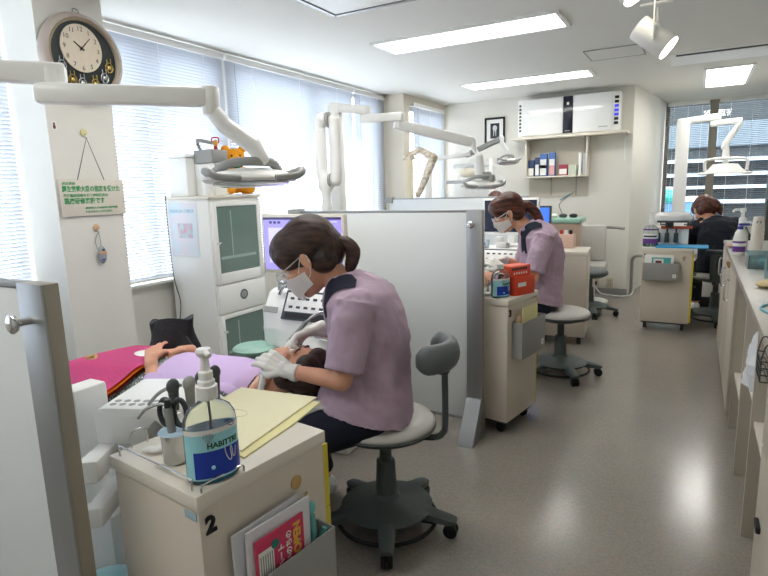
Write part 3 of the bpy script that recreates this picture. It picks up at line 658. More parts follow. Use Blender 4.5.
    for k in (-1, 1): e((.030, k*.058, .036), (.052, .026, .045)); e((-.05, k*.05, -.035), (.045, .032, .045))
    e((.066, .012, .052), (.028, .058, .032)); e((.072, -.03, .045), (.022, .035, .03))
    hr = h.vox('hair', hair_mat, o, .005, 3)
    if pony:
        P0 = F @ (V(*pony[0])*hs); q = MB(); pts = smooth_path([P0+V(*c) for c in ((0, 0, 0),)+tuple(pony[1:])], 3); n = len(pts)
        rs = [pony_r[min(int(i/3), len(pony_r)-1)]*(1-(i/3) % 1)+pony_r[min(int(i/3)+1, len(pony_r)-1)]*((i/3) % 1) for i in range(n)]
        q.chain(pts, rs); q.vox('ponytail', hair_mat, hr, .004, 3)
        a = F @ (V(*pony[0])*hs); bq = pts[3]; dd = (bq-a).normalized()
        MB().cyl(a-dd*.006, a+dd*.018, .027, .027, n=20, bev=.006).build('hair_tie', M_BLACK, o)
    if mask:
        bm = bmesh.new(); G = []
        for a in range(15):
            z = -.104+.094*a/14; row = []
            for c in range(25):
                yy = -.0765+.153*c/24; rr = abs(yy)/.0768; zt = (z+.055)/.055
                x = .006+.104*math.sqrt(max(0, 1-rr**2.2))*(1-.16*zt*zt)+(.010*math.exp(-(yy/.014)**2) if z > -.05 else 0)
                row.append(bm.verts.new(F @ (V(x, yy, -.054+(z+.054)*(1-.5*(abs(yy)/.0768)**1.5))*hs)))
            G.append(row)
        for a in range(14):
            for c in range(24): bm.faces.new((G[a][c], G[a][c+1], G[a+1][c+1], G[a+1][c]))
        bmesh.ops.solidify(bm, geom=list(bm.faces), thickness=.0015); bmesh.ops.recalc_face_normals(bm, faces=bm.faces)
        me = bpy.data.meshes.new('face_mask'); bm.to_mesh(me); bm.free(); me.materials.append(M_MASK); me.polygons.foreach_set('use_smooth', [True]*len(me.polygons))
        mk = link(bpy.data.objects.new('face_mask', me), o)
        for k in (-1, 1):
            MB().tube([F @ (V(.035, k*.072, -.025)*hs), F @ (V(-.005, k*.082, .012)*hs), F @ (V(-.022, k*.082, .0)*hs), F @ (V(.0, k*.078, -.045)*hs), F @ (V(.03, k*.070, -.06)*hs)], .0016, n=6).build('ear_loop', M_PAPER, mk)
    if glass_mat:
        g = MB()
        for k in (-1, 1):
            g.tube([F @ (V(.102+.004*math.cos(a), k*.036+.029*math.cos(a), -.004+.02*math.sin(a))*hs) for a in [i*PI/5 for i in range(10)]], .0014, n=6, res=3, closed=True)
            g.tube([F @ (V(.098, k*.064, .006)*hs), F @ (V(.05, k*.084, .008)*hs), F @ (V(-.01, k*.088, .012)*hs)], .0022, n=6)
        g.tube([F @ (V(.106, -.008, .0)*hs), F @ (V(.108, 0, .004)*hs), F @ (V(.106, .008, .0)*hs)], .0016, n=6)
        go = g.build('eyeglasses', glass_mat, o); ln = MB()
        for k in (-1, 1): ln.sph((0, 0, 0), (1, 1, 1), rot=F @ Matrix.Translation(V(.102, k*.036, -.004)*hs) @ Matrix.Diagonal((.0015, .029*hs, .02*hs, 1)), n=16)
        ln.build('lens', M_PANE, go)
    return o
def torso_rings(dz=0, k=1.0, dx=0):
    T = [(.175, .185, .225, .478), (.172, .180, .215, .53), (.16, .166, .192, .62), (.148, .152, .172, .72), (.15, .150, .175, .82), (.165, .145, .185, .90), (.185, .13, .185, .96), (.205, .105, .14, 1.0), (.235, .07, .085, 1.035), (.24, .06, .07, 1.045)]
    return [(c+dx*(z-.48)/.55, rx, ry, .485+(z-.485)*k+dz+(.045, .035, .015)[i]*(i < 3) if i < 3 else .485+(z-.485)*k+dz, 40, (-.26, -.18, -.07)[i] if i < 3 else .25*max(0, (z-.8)/.25)) for i, (c, rx, ry, z) in enumerate(T)]
J1 = dict(pelvis=(.14, 0, .56), spine=(.15, 0, .74), chest=(.18, 0, .88), neck=(.255, 0, 1.01), head=(.375, 0, 1.105), face=(.82, 0, -.57),
          lsh=(.175, .165, .945), lel=(.215, .235, .70), lwr=(.425, .175, .715), rsh=(.195, -.165, .94), rel=(.25, -.24, .73), rwr=(.39, -.10, .80),
          lhand=((.95, -.28, .42), (-.1, .75, .65), (.35, .45, .55, .6)), rhand=((.80, .42, -.25), (.1, -.35, .9), (.45, .55, .7, .8)),
          lhip=(.16, .10, .53), lkn=(.60, .14, .37), lan=(.62, .12, .10), rhip=(.16, -.10, .53), rkn=(.50, -.20, .42), ran=(.42, -.22, .10), torso=torso_rings())
M_RIM = mat('thin glasses metal', 'b9b4ac', .3, metal=.6)
NURSE1 = staff((-.93, 1.84), (-.93, -.37), J1, 'seated nurse in lilac scrubs nearest the camera, gloved hands at the lying patient', M_LILAC, M_HAIR, glass_mat=M_RIM, hs=1.18)
J2 = dict(J1); J2.update(spine=(.12, 0, .76), chest=(.16, 0, .92), neck=(.255, 0, 1.06), head=(.375, 0, 1.165), face=(.86, 0, -.50), torso=torso_rings(.03, 1.045, -.03),
          lsh=(.15, .165, .99), lel=(.22, .235, .735), lwr=(.42, .19, .80), lhand=((.9, -.25, .5), (-.1, .75, .65), (.35, .45, .55, .6)), rsh=(.17, -.165, .98), rel=(.24, -.24, .76), rwr=(.40, -.12, .82))
NURSE2 = staff((-.82, 4.03), (-.93, -.37), J2, 'seated nurse in lilac scrubs and goggles in the middle of the room, behind orange boxes', M_LILAC, M_HAIRR,
               pony=((-.100, 0, .0), (-.045, 0, -.006), (-.10, .004, -.06), (-.135, .008, -.125), (-.14, .008, -.17)), pony_r=(.02, .034, .038, .028, .008), glass_mat=mat('clear goggle plastic', 'e8ecf2', .2), hs=1.08)
J3 = dict(J1); J3.update(pelvis=(.10, 0, .57), spine=(.16, .02, .74), chest=(.24, .05, .86), neck=(.33, .09, .98), head=(.40, .12, 1.06), face=(.78, .25, -.62),
          lsh=(.26, .20, .90), lel=(.34, .25, .68), lwr=(.50, .18, .72), lhand=((.95, -.2, -.1), (0, .2, 1), (.4, .5, .6, .6)), rsh=(.24, -.13, .93), rel=(.36, -.25, .74), rwr=(.55, -.10, .78), rhand=((.95, .3, -.1), (0, -.2, 1), (.4, .5, .6, .6)),
          torso=[(.12+.0*i, a, b_, z, 40, t_) for i, (a, b_, z, t_) in enumerate([(.16, .19, .50, .1), (.15, .18, .62, .2)])]+[(.155, .15, .175, .72, 40, .35), (.20, .14, .18, .82, 40, .5), (.25, .12, .185, .90, 40, .55), (.29, .09, .15, .95, 40, .55), (.32, .06, .085, .99, 40, .5)])
NURSE3 = staff((.22, 6.02), (-.10, 1.0), J3, 'nurse in dark navy scrubs seen from behind, bent forward at the far end', M_NAVY2, M_HAIRR, piping=False,
               pony=((-.085, -.0, .03), (-.03, -.03, .0), (-.05, -.07, -.03), (-.04, -.10, -.07), (-.02, -.12, -.12)), pony_r=(.03, .045, .045, .035, .012), hs=1.12)

# ---------------------------------------------------------------- dental chairs with patients
def dental_chair(loc, rz, label, m=M_TEAL):
    """local +x is the head end, origin on the floor below the seat"""
    t = empty('dental_chair', (*loc, -.05), rz, label, 'dental chair', 'reclined dental chairs')
    MB().b2(-.42, .22, -.24, .24, .05, .09, bev=.015).b2(-.22, .12, -.14, .14, .04, .36, bev=.03).build('base', M_WHITE2, t)
    MB().b2(-.45, .35, -.20, .20, .34, .40, bev=.025).build('seat_frame', M_WHITE2, t)
    def pad(x0, z0, x1, z1, w0, w1, th, name):
        rings = []
        for k in range(9):
            f = k/8; x = x0+(x1-x0)*f; z = z0+(z1-z0)*f; w = (w0+(w1-w0)*f)*(.90 if k in (0, 8) else 1); h = th*(.7 if k in (0, 8) else 1)
            rings.append([(x, y*w, z+zz*h) for y, zz in ((-.86, -.5), (-1, -.2), (-1, .25), (-.85, .5), (-.4, .38), (.4, .38), (.85, .5), (1, .25), (1, -.2), (.86, -.5))])
        MB().loft(rings).build(name, m, t, ang=60)
    pad(-.90, .45, -.30, .46, .24, .27, .09, 'leg_rest'); pad(-.31, .46, .18, .45, .28, .28, .10, 'seat'); pad(.17, .455, .70, .50, .28, .22, .09, 'backrest')
    MB().cyl((.66, 0, .50), (.80, 0, .565), .014).build('headrest_stem', M_STEEL, t)
    rings = []
    for k in range(9):
        f = k/8; x = .70+.27*f; w = .175*(.75+.25*math.sin(PI*min(1, f*1.15+.05))); z = .585+.02*f
        rings.append([(x, y*w, z+h) for y, h in ((-.8, -.03), (-1, -.01), (-1, .018), (-.75, .034), (-.3, .018), (.3, .018), (.75, .034), (1, .018), (1, -.01), (.8, -.03))])
    MB().loft(rings).build('headrest', M_SEAT, t, ang=60)
    return t
AX = math.radians(7)
dental_chair((-2.117, 1.586), AX, 'reclined dental chair with blue grey upholstery carrying the nearest patient')
dental_chair((-2.0, 3.80), AX, 'reclined dental chair beside the second nurse, behind the partition')
def fabric_pattern():
    m = mat('patterned blouse', '6b7a78', .85, bump=.4, bscale=14); nt = m.node_tree; b = nt.nodes['Principled BSDF']; v = nt.nodes.new('ShaderNodeTexVoronoi'); v.inputs['Scale'].default_value = 70
    r = nt.nodes.new('ShaderNodeValToRGB'); r.color_ramp.interpolation = 'CONSTANT'; e = r.color_ramp.elements; e[0].color = (*srgb('e6e2d8'), 1); e[1].position = .3; e[1].color = (*srgb('5f7274'), 1)
    x = r.color_ramp.elements.new(.55); x.color = (*srgb('9aa8a2'), 1)
    nt.links.new(nt.nodes['Texture Coordinate'].outputs['Object'], v.inputs['Vector']); nt.links.new(v.outputs['Distance'], r.inputs[0])
    v.inputs['Scale'].default_value = 60; nt.links.new(r.outputs[0], b.inputs['Base Color']); return m
def patient(loc, label, hairm, full=True):
    """lying on the back along x, head at +x; local frame shared with the chair"""
    F = head_frame((.775, .02, .705), (-.10, .06, .99), up=(1, 0, .05))
    # frame: forward is up, so 'up' of the head points to +x
    b = MB(); add_head(b, F, 1.05)
    b.chain([(.73, .015, .675), (.64, .0, .62), (.52, 0, .60)], [.055, .055, .10], n=18)
    b.chain([(.50, 0, .60), (.30, 0, .60), (.05, 0, .585)], [.11, .11, .115], n=18)
    for k in (-1, 1):
        b.chain([(.52, k*.06, .60), (.53, k*.155, .595), (.27, k*.235, .56), (.125, k*.10, .70)], [.075, .05, .037, .027])
        b.chain([(.05, k*.05, .58), (.0, k*.09, .57), (-.42, k*.10, .545), (-.82, k*.10, .505)], [.10, .08, .05, .036])
        b.cap((-.82, k*.10, .505), (-.87, k*.11, .60), .036, .028)
    hand(b, (.115, -.09, .715), (-.45, .65, .28), (-.15, -.25, 1), True, (.25, .3, .35, .4), spread=.1)
    hand(b, (.135, .09, .71), (-.60, -.62, .05), (-.1, .25, 1), False, (.25, .3, .35, .4), spread=.1)
    o = b.vox('person', M_SKIN2, None, .0055, 2); o.location = (*loc, -.05); o.rotation_euler = (0, 0, AX); tag(o, label, 'person'); eyes(o, F, 1.05)
    h = MB()
    def e(c, r): h.sph((0, 0, 0), (1, 1, 1), rot=F @ Matrix.Translation(V(*c)) @ Matrix.Diagonal((*r, 1)), n=24)
    e((-.035, 0, .045), (.092, .094, .088)); e((.0, 0, .085), (.085, .082, .045)); e((-.06, -.03, -.01), (.05, .085, .06))
    for k in (-1, 1): e((-.02, k*.075, -.02), (.045, .03, .055)); e((.03, k*.055, .065), (.04, .04, .04))
    h.vox('hair', hairm, o, .005, 2)
    t = MB(); rings = []
    for x, ry, rz_, z in ((.62, .10, .06, .60), (.56, .17, .09, .598), (.45, .19, .105, .60), (.30, .18, .105, .60), (.12, .18, .115, .59), (-.02, .19, .115, .58), (-.20, .19, .10, .57)):
        rings.append([(x, ry*math.cos(a), z+rz_*math.sin(a)) for a in [2*PI*i/32 for i in range(32)]])
    t.loft(rings)
    for k in (-1, 1): t.sph((.53, k*.15, .595), .07); t.cyl((.56, k*.14, .6), (.29, k*.235, .565), .06, .054, n=20); t.cyl((.27, k*.235, .56), (.17, k*.145, .645), .052, .042, n=20); t.sph((.27, k*.235, .56), .052)
    o_bl = t.vox('blouse', fabric_pattern(), o, .006, 3)
    p = MB()
    for k in (-1, 1): p.chain([(-.15, k*.09, .57), (-.42, k*.10, .545)], [.088, .07]); p.cyl((-.42, k*.1, .545), (-.80, k*.1, .51), .07, .052)
    p.vox('trousers', M_NAVY, o, .008, 2)
    for k in (-1, 1): q = MB(); q.cap((-.83, k*.10, .50), (-.875, k*.11, .61), .044, .036); q.vox('sock', M_GREY, o, .006, 2)
    MB().tube([(.625+.035*math.cos(a), .105*math.cos(a*1.0+PI/2), .615+.075*math.sin(a+PI/2)*1.0) for a in [2*PI*i/12 for i in range(12)]], .024, n=12, closed=True).build('neck_scarf', mat('peach patterned scarf', 'd98a62', .85, col2='f0d6c2', vscale=30, bump=.4, bscale=25), o)
    return o, o_bl
PAT, BLOUSE = patient((-2.117, 1.586), 'patient lying on the nearest dental chair under a lilac towel, hands folded', M_HAIR)
patient((-2.0, 3.80), 'patient lying on the second dental chair, mostly hidden by nurse and partition', M_HAIRR)

tw = patch(BLOUSE, lambda c, n: .17 < c.x < .60 and abs(c.y) < .19-.05*max(0, c.x-.4) and n.z > .05, 'towel', mat('lilac paper towel', 'cbb2dc', .8, bump=.3, bscale=12), .010, .003)
tw.location = PAT.location; tw.rotation_euler = PAT.rotation_euler; tag(tw, 'pale lilac towel spread over the chest of the nearest patient', 'towel')

J4 = dict(J1); J4.update(head=(.33, 0, 1.15), face=(.75, 0, -.66))
staff((-2.02, 6.45), (.15, -1.0), J4, 'person behind the far partition, only the brown crown of the head showing', M_LILAC, M_HAIRR, gloves=False, mask=False, pony=None, piping=False, shoes=False, hs=1.1)
# ================================================================ operating lamps
def bar(mb, p0, p1, w, h, bev=.012):
    p0, p1 = Vector(p0), Vector(p1); d = p1-p0; x = d.normalized(); z = Vector((0, 0, 1)) if abs(x.z) < .9 else Vector((0, 1, 0)); y = z.cross(x).normalized(); z = x.cross(y)
    M = Matrix.Identity(4)
    for i in range(3): M[i][0] = x[i]; M[i][1] = y[i]; M[i][2] = z[i]; M[i][3] = (p0[i]+p1[i])/2
    return mb.box((0, 0, 0), (d.length, w, h), bev=bev, M=M)
M_LENS = mat('lamp lens', 'e9edf2', .08, metal=.6, var=.2, vscale=60)
def lamp_head(t, c, rz, s=1.0, tilt=0):
    M = Matrix.Translation(c) @ Matrix.Rotation(rz, 4, 'Z') @ Matrix.Rotation(tilt, 4, 'Y')
    h = MB().lathe([(0, .03), (.05, .032), (.09, .022), (.125, .004), (.13, -.006), (.12, -.014), (0, -.012)], n=40, sx=.8*s, sy=1.25*s, cap=False, M=M).build('lamp_head', M_WHITE2, t)
    MB().lathe([(0, -.013), (.10, -.014), (.105, -.022), (.08, -.03), (0, -.033)], n=40, sx=.8*s, sy=1.25*s, cap=False, M=M).build('reflector', M_LENS, h)
    for k in (-1, 1):
        MB().tube([M @ V(-.02*s, k*.13*s, .012), M @ V(.05*s, k*.155*s, .02), M @ V(.115*s, k*.15*s, .012), M @ V(.135*s, k*.125*s, -.005), M @ V(.135*s, k*.055*s, -.012)], .0115*s, n=12).build('handle', M_GREY, h)
    MB().tube([M @ V(-.06, -.11*s, .028), M @ V(.02, -.07*s, .05), M @ V(.06, 0, .052), M @ V(.02, .07*s, .05), M @ V(-.06, .11*s, .028)], .015*s, n=12).build('yoke', M_GREY, h)
    return h
# lamp over the nearest chair
t = empty('operating_lamp', (-2.10, .78, 0), 0, 'white operating lamp with long double arm crossing the clock, grey handles', 'dental lamp'); o = Vector((2.10, -.78, 0))
pw = lambda x, y, z: Vector((x, y, z))+o
MB().cyl(pw(-2.1, .78, 0), pw(-2.1, .78, 1.72), .032, n=28).cyl(pw(-2.1, .78, 0), pw(-2.1, .78, .03), .16, n=36, bev=.01).build('post', M_WHITE, t)
m = MB(); bar(m, pw(-2.12, .74, 1.745), pw(-1.80, 1.165, 1.745), .065, .065, .016); m.build('arm', M_WHITE, t)
m = MB(); bar(m, pw(-1.83, 1.07, 1.678), pw(-1.485, 1.45, 1.678), .06, .062, .014).cyl(pw(-1.812, 1.12, 1.66), pw(-1.812, 1.12, 1.76), .024); m.build('arm', M_WHITE, t)
m = MB(); m.cyl(pw(-1.475, 1.46, 1.62), pw(-1.475, 1.46, 1.715), .030, n=28, bev=.008).chain([pw(-1.475, 1.46, 1.64), pw(-1.445, 1.485, 1.585), pw(-1.37, 1.54, 1.515), pw(-1.345, 1.55, 1.47)], [.028, .029, .030, .026], n=20); m.build('arm_joint', M_WHITE, t)
lamp_head(t, pw(-1.40, 1.55, 1.405), math.radians(-38), 1.05, math.radians(-3))
# lamp over the second chair
t = empty('operating_lamp', (-2.19, 3.3, 0), 0, 'white operating lamp on a tall post rising behind the middle partition', 'dental lamp'); o = Vector((2.19, -3.3, 0))
MB().b2(-.04, .04, -.04, .04, 0, 1.93, bev=.012).build('post', M_WHITE, t); MB().cyl((0, 0, 0), (0, 0, .03), .14, n=36, bev=.01).build('post_foot', M_WHITE, t)
m = MB(); bar(m, pw(-2.22, 3.29, 1.915), pw(-1.95, 3.34, 1.87), .06, .06); m.build('arm', M_WHITE, t)
m = MB(); bar(m, pw(-2.0, 3.33, 1.82), pw(-1.70, 3.36, 1.815), .055, .055).cyl(pw(-1.955, 3.34, 1.80), pw(-1.955, 3.34, 1.90), .022); m.build('arm', M_WHITE, t)
m = MB(); bar(m, pw(-1.77, 3.36, 1.775), pw(-1.36, 3.70, 1.65), .06, .065).cyl(pw(-1.74, 3.37, 1.75), pw(-1.74, 3.37, 1.84), .022); m.build('arm', M_WHITE, t)
m = MB(); m.chain([pw(-1.36, 3.7, 1.66), pw(-1.34, 3.7, 1.60), pw(-1.31, 3.7, 1.56)], [.025, .016, .014]).chain([pw(-1.31, 3.7, 1.55), pw(-1.30, 3.7, 1.44)], [.03, .036]); m.build('arm_joint', M_WHITE, t)
m = MB(); m.box(pw(-1.27, 3.7, 1.43), (.09, .05, .04), bev=.01).box(pw(-1.24, 3.7, 1.405), (.08, .06, .05), bev=.01); m.build('swivel', M_GREY, t)
lamp_head(t, pw(-1.29, 3.7, 1.365), math.radians(-60), .88, 0)
# grey arm lamp at the rear
t = empty('operating_lamp', (-2.62, 5.75, 0), 0, 'smaller grey armed operating lamp in front of the picture frame', 'dental lamp'); o = Vector((2.62, -5.75, 0))
MB().b2(-.035, .035, -.035, .035, 0, 1.66, bev=.01).build('post', M_WHITE, t)
m = MB(); bar(m, pw(-2.64, 5.75, 1.66), pw(-2.13, 5.75, 1.70), .05, .05); m.build('arm', M_WHITE, t)
m = MB(); bar(m, pw(-2.20, 5.8, 1.685), pw(-1.80, 5.8, 1.84), .05, .055); m.build('arm', M_GREY, t)
m = MB(); m.chain([pw(-1.81, 5.8, 1.84), pw(-1.80, 5.8, 1.79), pw(-1.74, 5.8, 1.71), pw(-1.735, 5.8, 1.66)], [.03, .022, .02, .026]); m.build('arm_joint', M_WHITE, t)
lamp_head(t, pw(-1.74, 5.8, 1.60), math.radians(-55), .75, math.radians(-12))
# lamp at the far unit
t = empty('operating_lamp', (-.187, 7.3, 0), 0, 'white operating lamp with a looped handle in front of the far dark window', 'dental lamp')
MB().b2(-.065, .065, -.06, .06, .0, 2.03, bev=.015).build('post', M_WHITE, t)
m = MB(); bar(m, (-.06, 0, 2.0), (.36, 0, 2.03), .07, .07); m.build('arm', M_WHITE, t)
m = MB(); bar(m, (.26, 0, 1.955), (.56, 0, 1.975), .06, .06).cyl((.31, 0, 1.93), (.31, 0, 2.05), .03); m.build('arm', M_WHITE, t)
m = MB(); m.chain([(.535, 0, 1.95), (.42, 0, 1.74), (.41, 0, 1.70)], [.03, .034, .034]).chain([(.425, 0, 1.70), (.43, 0, 1.56)], [.03, .04]); m.build('arm_joint', M_WHITE, t)
h = MB().lathe([(0, .06), (.12, .05), (.16, .0), (.2, -.03), (.21, -.05), (0, -.05)], n=40, sx=1, sy=.6, cap=False, M=Matrix.Translation((.43, 0, 1.47))).build('lamp_head', M_WHITE, t)
MB().tube([(.24, -.02, 1.45), (.235, -.03, 1.55), (.30, -.04, 1.575), (.43, -.04, 1.58), (.57, -.04, 1.575), (.63, -.03, 1.55), (.63, -.02, 1.45)], .016, n=12).build('handle', M_WHITE, h)
for k in (-1, 1): MB().sph((.43+k*.21, 0, 1.42), (.05, .04, .02)).build('grip', M_WHITE, h)

# ================================================================ articulated arm behind the middle partition
t = empty('articulated_arm', (-2.03, 2.95, 0), 0, 'folded white articulated equipment arm with dark joint rings behind the partition', 'equipment arm')
MB().cyl((-.02, 0, 0), (-.02, 0, 1.2), .03, n=24).cyl((-.02, 0, 0), (-.02, 0, .03), .15, n=32, bev=.01).build('stand', M_WHITE2, t)
MB().lathe([(.03, 1.2), (.036, 1.24), (.026, 1.3), (.03, 1.34), (.045, 1.37), (.045, 1.43), (.03, 1.46)], c=(-.02, 0, 0), n=28).build('lower_joint', M_WHITE2, t)
MB().chain([(-.02, 0, 1.40), (-.045, 0, 1.48), (-.045, 0, 1.74), (-.03, 0, 1.79)], [.042, .036, .034, .042], n=20).build('arm', M_WHITE2, t)
MB().chain([(.05, .02, 1.78), (.055, .02, 1.70), (.05, .02, 1.46), (.04, .02, 1.42)], [.04, .034, .034, .04], n=20).build('arm', M_WHITE2, t)
for z in (1.785, 1.415): MB().cyl((.004, .01, z), (.018, .013, z), .047, n=28).build('joint_ring', M_GREY, t)

# ================================================================ consoles and monitors
def screen_mat(name, col, es=1.0, col2=None, sc=6):
    return mat(name, '101018', .15, emit=col, es=es)
M_SCR = screen_mat('lavender desktop', '8f86e0', 1.1); M_SCR2 = screen_mat('deep violet bar', '3b3560', .8); M_SCR3 = screen_mat('pale window', 'b9b4f2', 1.1)
M_DSCR = mat('dark viewer screen', '171a24', .15, emit='20263a', es=.6, var=.5); M_BSCR = screen_mat('blue screen', '3f6fd8', 1.1)
def monitor(loc, rz, w, h, label, scr, mframe=M_CREAMTOP, stand=.15, parts=None):
    """origin at the foot"""
    t = empty('monitor', loc, rz, label, 'monitor')
    MB().b2(-w/2, w/2, -.018, .022, stand, stand+h, bev=.006).build('housing', mframe, t)
    s = MB().b2(-w/2+.016, w/2-.016, -.0195, -.018, stand+.022, stand+h-.016).build('screen', scr, t)
    MB().b2(-.03, .03, .01, .04, 0.01, stand+.05, bev=.005).build('neck', mframe, t); MB().b2(-.12, .12, -.06, .09, 0, .012, bev=.004).build('base', mframe, t)
    if parts: parts(t, s, w, h, stand)
    return t
def scr_a(t, s, w, h, st):
    MB().b2(-w/2+.016, w/2-.016, -.0205, -.0196, st+h-.03, st+h-.016).build('menu_bar', M_SCR2, s)
    MB().b2(-w/2+.05, w/2-.1, -.0205, -.0196, st+.06, st+h-.06).build('open_window', M_SCR3, s)
    MB().b2(-w/2+.05, w/2-.1, -.0212, -.0206, st+h-.075, st+h-.06).build('title_bar', M_SCR, s)
    for k in range(3): MB().b2(-w/2+.06+.03*k, -w/2+.08+.03*k, -.0205, -.0196, st+h-.052, st+h-.038).build('icon', M_SCR2, s)
    MB().b2(w/2-.09, w/2-.04, -.0205, -.0196, st+h-.045, st+h-.037).build('icon', M_PAPER, s)
def console(loc, rz, label, h0=.55):
    """dental unit console: tall body with a sloping key panel facing -y"""
    t = empty('dental_console', (*loc, 0), rz, label, 'dental console', 'dental consoles')
    MB().b2(-.18, .22, -.0, .30, 0, h0, bev=.02).build('pedestal', M_WHITE2, t)
    prof = [(-.05, h0), (-.07, h0+.10), (-.05, h0+.20), (.0, h0+.285), (.04, h0+.30), (.28, h0+.30), (.30, h0+.28), (.30, h0)]
    MB().prism(prof, .46, M=basis((-.23, 0, 0), (0, 1, 0), (0, 0, 1)), bev=.008).build('upper_housing', M_WHITE2, t)
    # sloping key panel
    O = V(-.02, -.052, h0+.185); X = V(1, 0, 0); Y = V(0, .052, .10).normalized(); B = basis(O, X, Y)
    b = MB().b2(-.085, .245, -.03, .125, .002, .012, bev=.004, M=B).build('key_bezel', M_DGREY, t)
    kp = MB().b2(-.07, .235, .012, .112, .012, .016, bev=.001, M=B).build('key_panel', M_WHITE2, t)
    for r in range(2):
        for c in range(6): MB().b2(-.045+.047*c, -.022+.047*c, .03+.045*r, .042+.045*r, .016, .0185, M=B).build('key', M_DGREY, kp)
    MB().b2(-.21, -.12, .0, .03, .004, .007, M=B).build('badge', M_GREY, t)
    bd = MB().b2(-.06, .22, -.022, .005, .012, .014, M=B).build('display', M_BLACK, b)
    MB().b2(-.15, .15, -.20, -.02, h0-.03, h0, bev=.01).build('tray_table', M_WHITE2, t)
    return t
CON2 = console((-1.72, 2.24), math.radians(0), 'white dental console with a keypad behind the nearest nurse', .555)
MB().lathe([(.02, .40), (.03, .56), (.07, .60), (.105, .61), (.112, .625), (.10, .635), (.0, .622)], c=(-.27, -.10, -.07), n=36, cap=False).build('spittoon_bowl', mat('pale green ceramic', '9cc4b4', .3), CON2)
MB().tube([(-.12, -.05, .84), (-.08, -.06, .885), (-.02, -.05, .88), (.0, -.02, .85)], .008).tube([(-.16, .0, .855), (-.13, -.02, .90), (-.10, -.01, .87)], .01).build('water_tap', M_STEEL, CON2)
monitor((-1.905, 2.50, .856), 0, .565, .335, 'cream monitor with a lavender screen behind the nearest nurse', M_SCR, stand=.04, parts=scr_a)
bpy.context.view_layer.update()
CON3 = console((-1.40, 4.36), 0, 'white dental console with a keypad behind the second nurse', .555)
monitor((-1.35, 4.60, .862), 0, .47, .30, 'monitor with a dark screen beside the head of the second nurse', M_DSCR, M_WHITE2, .09)
t = empty('tooth_viewer', (-1.53, 4.42, .857), 0, 'small blue and white dental device on the second console', 'dental device')
MB().b2(-.05, .05, -.03, .03, 0, .07, bev=.01).build('body', mat('pale blue plastic', 'cfe0ee', .4), t); MB().b2(-.02, .03, -.032, -.030, .03, .045).build('badge', mat('blue print', '2e55b8', .5), t)
t = empty('water_bottle_unit', (-1.38, 4.44, .857), 0, 'small white cup holder device on the second console next to the blue one', 'dental device')
MB().b2(-.04, .05, -.03, .04, 0, .05, bev=.01).cyl((-.01, 0, .05), (-.01, 0, .09), .03, n=20, bev=.005).build('body', M_WHITE2, t); MB().cyl((.06, -.02, 0), (.06, -.02, .04), .016).build('cup', M_GREY, t)
monitor((-1.47, 5.6, .70), 0, .46, .29, 'monitor with a blue screen partly hidden by the second nurse', M_BSCR, M_DGREY, .16)
t = empty('rear_worktop', (-1.42, 5.58, 0), 0, 'white worktop unit carrying the blue monitor', 'worktop')
MB().b2(-.35, .30, -.2, .2, .05, .665, bev=.004).build('body', M_WHITE, t); MB().b2(-.36, .31, -.21, .21, .665, .70, bev=.004).build('top', M_CREAMTOP, t)

# ================================================================ delivery unit beside cart 2
t = empty('delivery_unit', (-1.62, 1.02, 0), 0, 'white instrument unit with a perforated tray head left of trolley number 2', 'dental unit'); o = Vector((1.62, -1.02, 0))
c0, cA, cB, cD = pw(-1.415, .885, .78), pw(-1.60, 1.12, .78), pw(-1.35, 1.148, .78), pw(-1.15, 1.0, .78)
u = (cD-c0).normalized(); ang = math.atan2(u.y, u.x)
Mh = Matrix.Translation(c0) @ Matrix.Rotation(ang, 4, 'Z')
prof = [(0, -.105), (-.004, -.02), (.012, -.002), (.03, 0), (.18, 0), (.215, -.012), (.29, -.075), (.295, -.105), (.22, -.11), (.20, -.06), (.175, -.035), (.15, -.06), (.14, -.11)]
hd = MB().prism(prof, .25, M=Mh @ basis((-.01, .25, 0), (1, 0, 0), (0, 0, 1)), bev=.005).build('tray_head', M_WHITE2, t)
for r in range(2):
    for c in range(5):
        MB().cyl(Mh @ V(.03+.028*c, .03+.026*r, -.001), Mh @ V(.03+.028*c, .03+.026*r, .0006), .0095, n=16).build('vent_hole', M_GREY, hd)
MB().b2(-.05, .03, -.09, .02, .0, .785, bev=.012).build('column', M_WHITE2, t)
MB().b2(-.038, -.003, -.0925, -.090, .48, .775, bev=.001).b2(.003, .024, -.0925, -.090, .60, .775, bev=.001).b2(.003, .024, -.0925, -.090, .48, .59, bev=.001).build('column_panel', M_WHITE, t)
MB().b2(-.14, .16, -.11, .17, 0, .42, bev=.02).build('body', M_WHITE2, t)
m = MB(); bar(m, pw(-1.52, 1.03, .615), pw(-1.29, .76, .675), .055, .06); m.build('arm', M_WHITE2, t)
m = MB(); bar(m, pw(-1.52, 1.03, .49), pw(-1.29, .76, .55), .05, .055); m.build('arm', M_WHITE2, t)
m = MB(); m.cyl(pw(-1.51, 1.01, .42), pw(-1.51, 1.01, .69), .04); m.build('arm_joint', M_WHITE2, t)
for k in range(2):
    MB().tube([pw(-1.50, 1.0, .62), pw(-1.42+.03*k, .96, .50), pw(-1.36+.03*k, .93, .40), pw(-1.28+.03*k, .93, .46), pw(-1.24+.02*k, .96, .62)], .007).build('hose', M_GREY, t)
for k, (a, b_) in enumerate(((.20, .05), (.235, .075), (.25, .12), (.27, .17))):
    MB().chain([Mh @ V(a, b_, -.05), Mh @ V(a+.01, b_-.02, .045)], [.010, .015], n=12).sph(Mh @ V(a+.012, b_-.024, .055), (.014, .02, .022)).build('handpiece', M_DGREY if k != 1 else M_GREY, t)
MB().tube([Mh @ V(.14, .02, .004), Mh @ V(.17, .02, .035), Mh @ V(.20, .03, .05), Mh @ V(.225, .05, .05)], .005).build('mirror_arm', M_GREY, t)
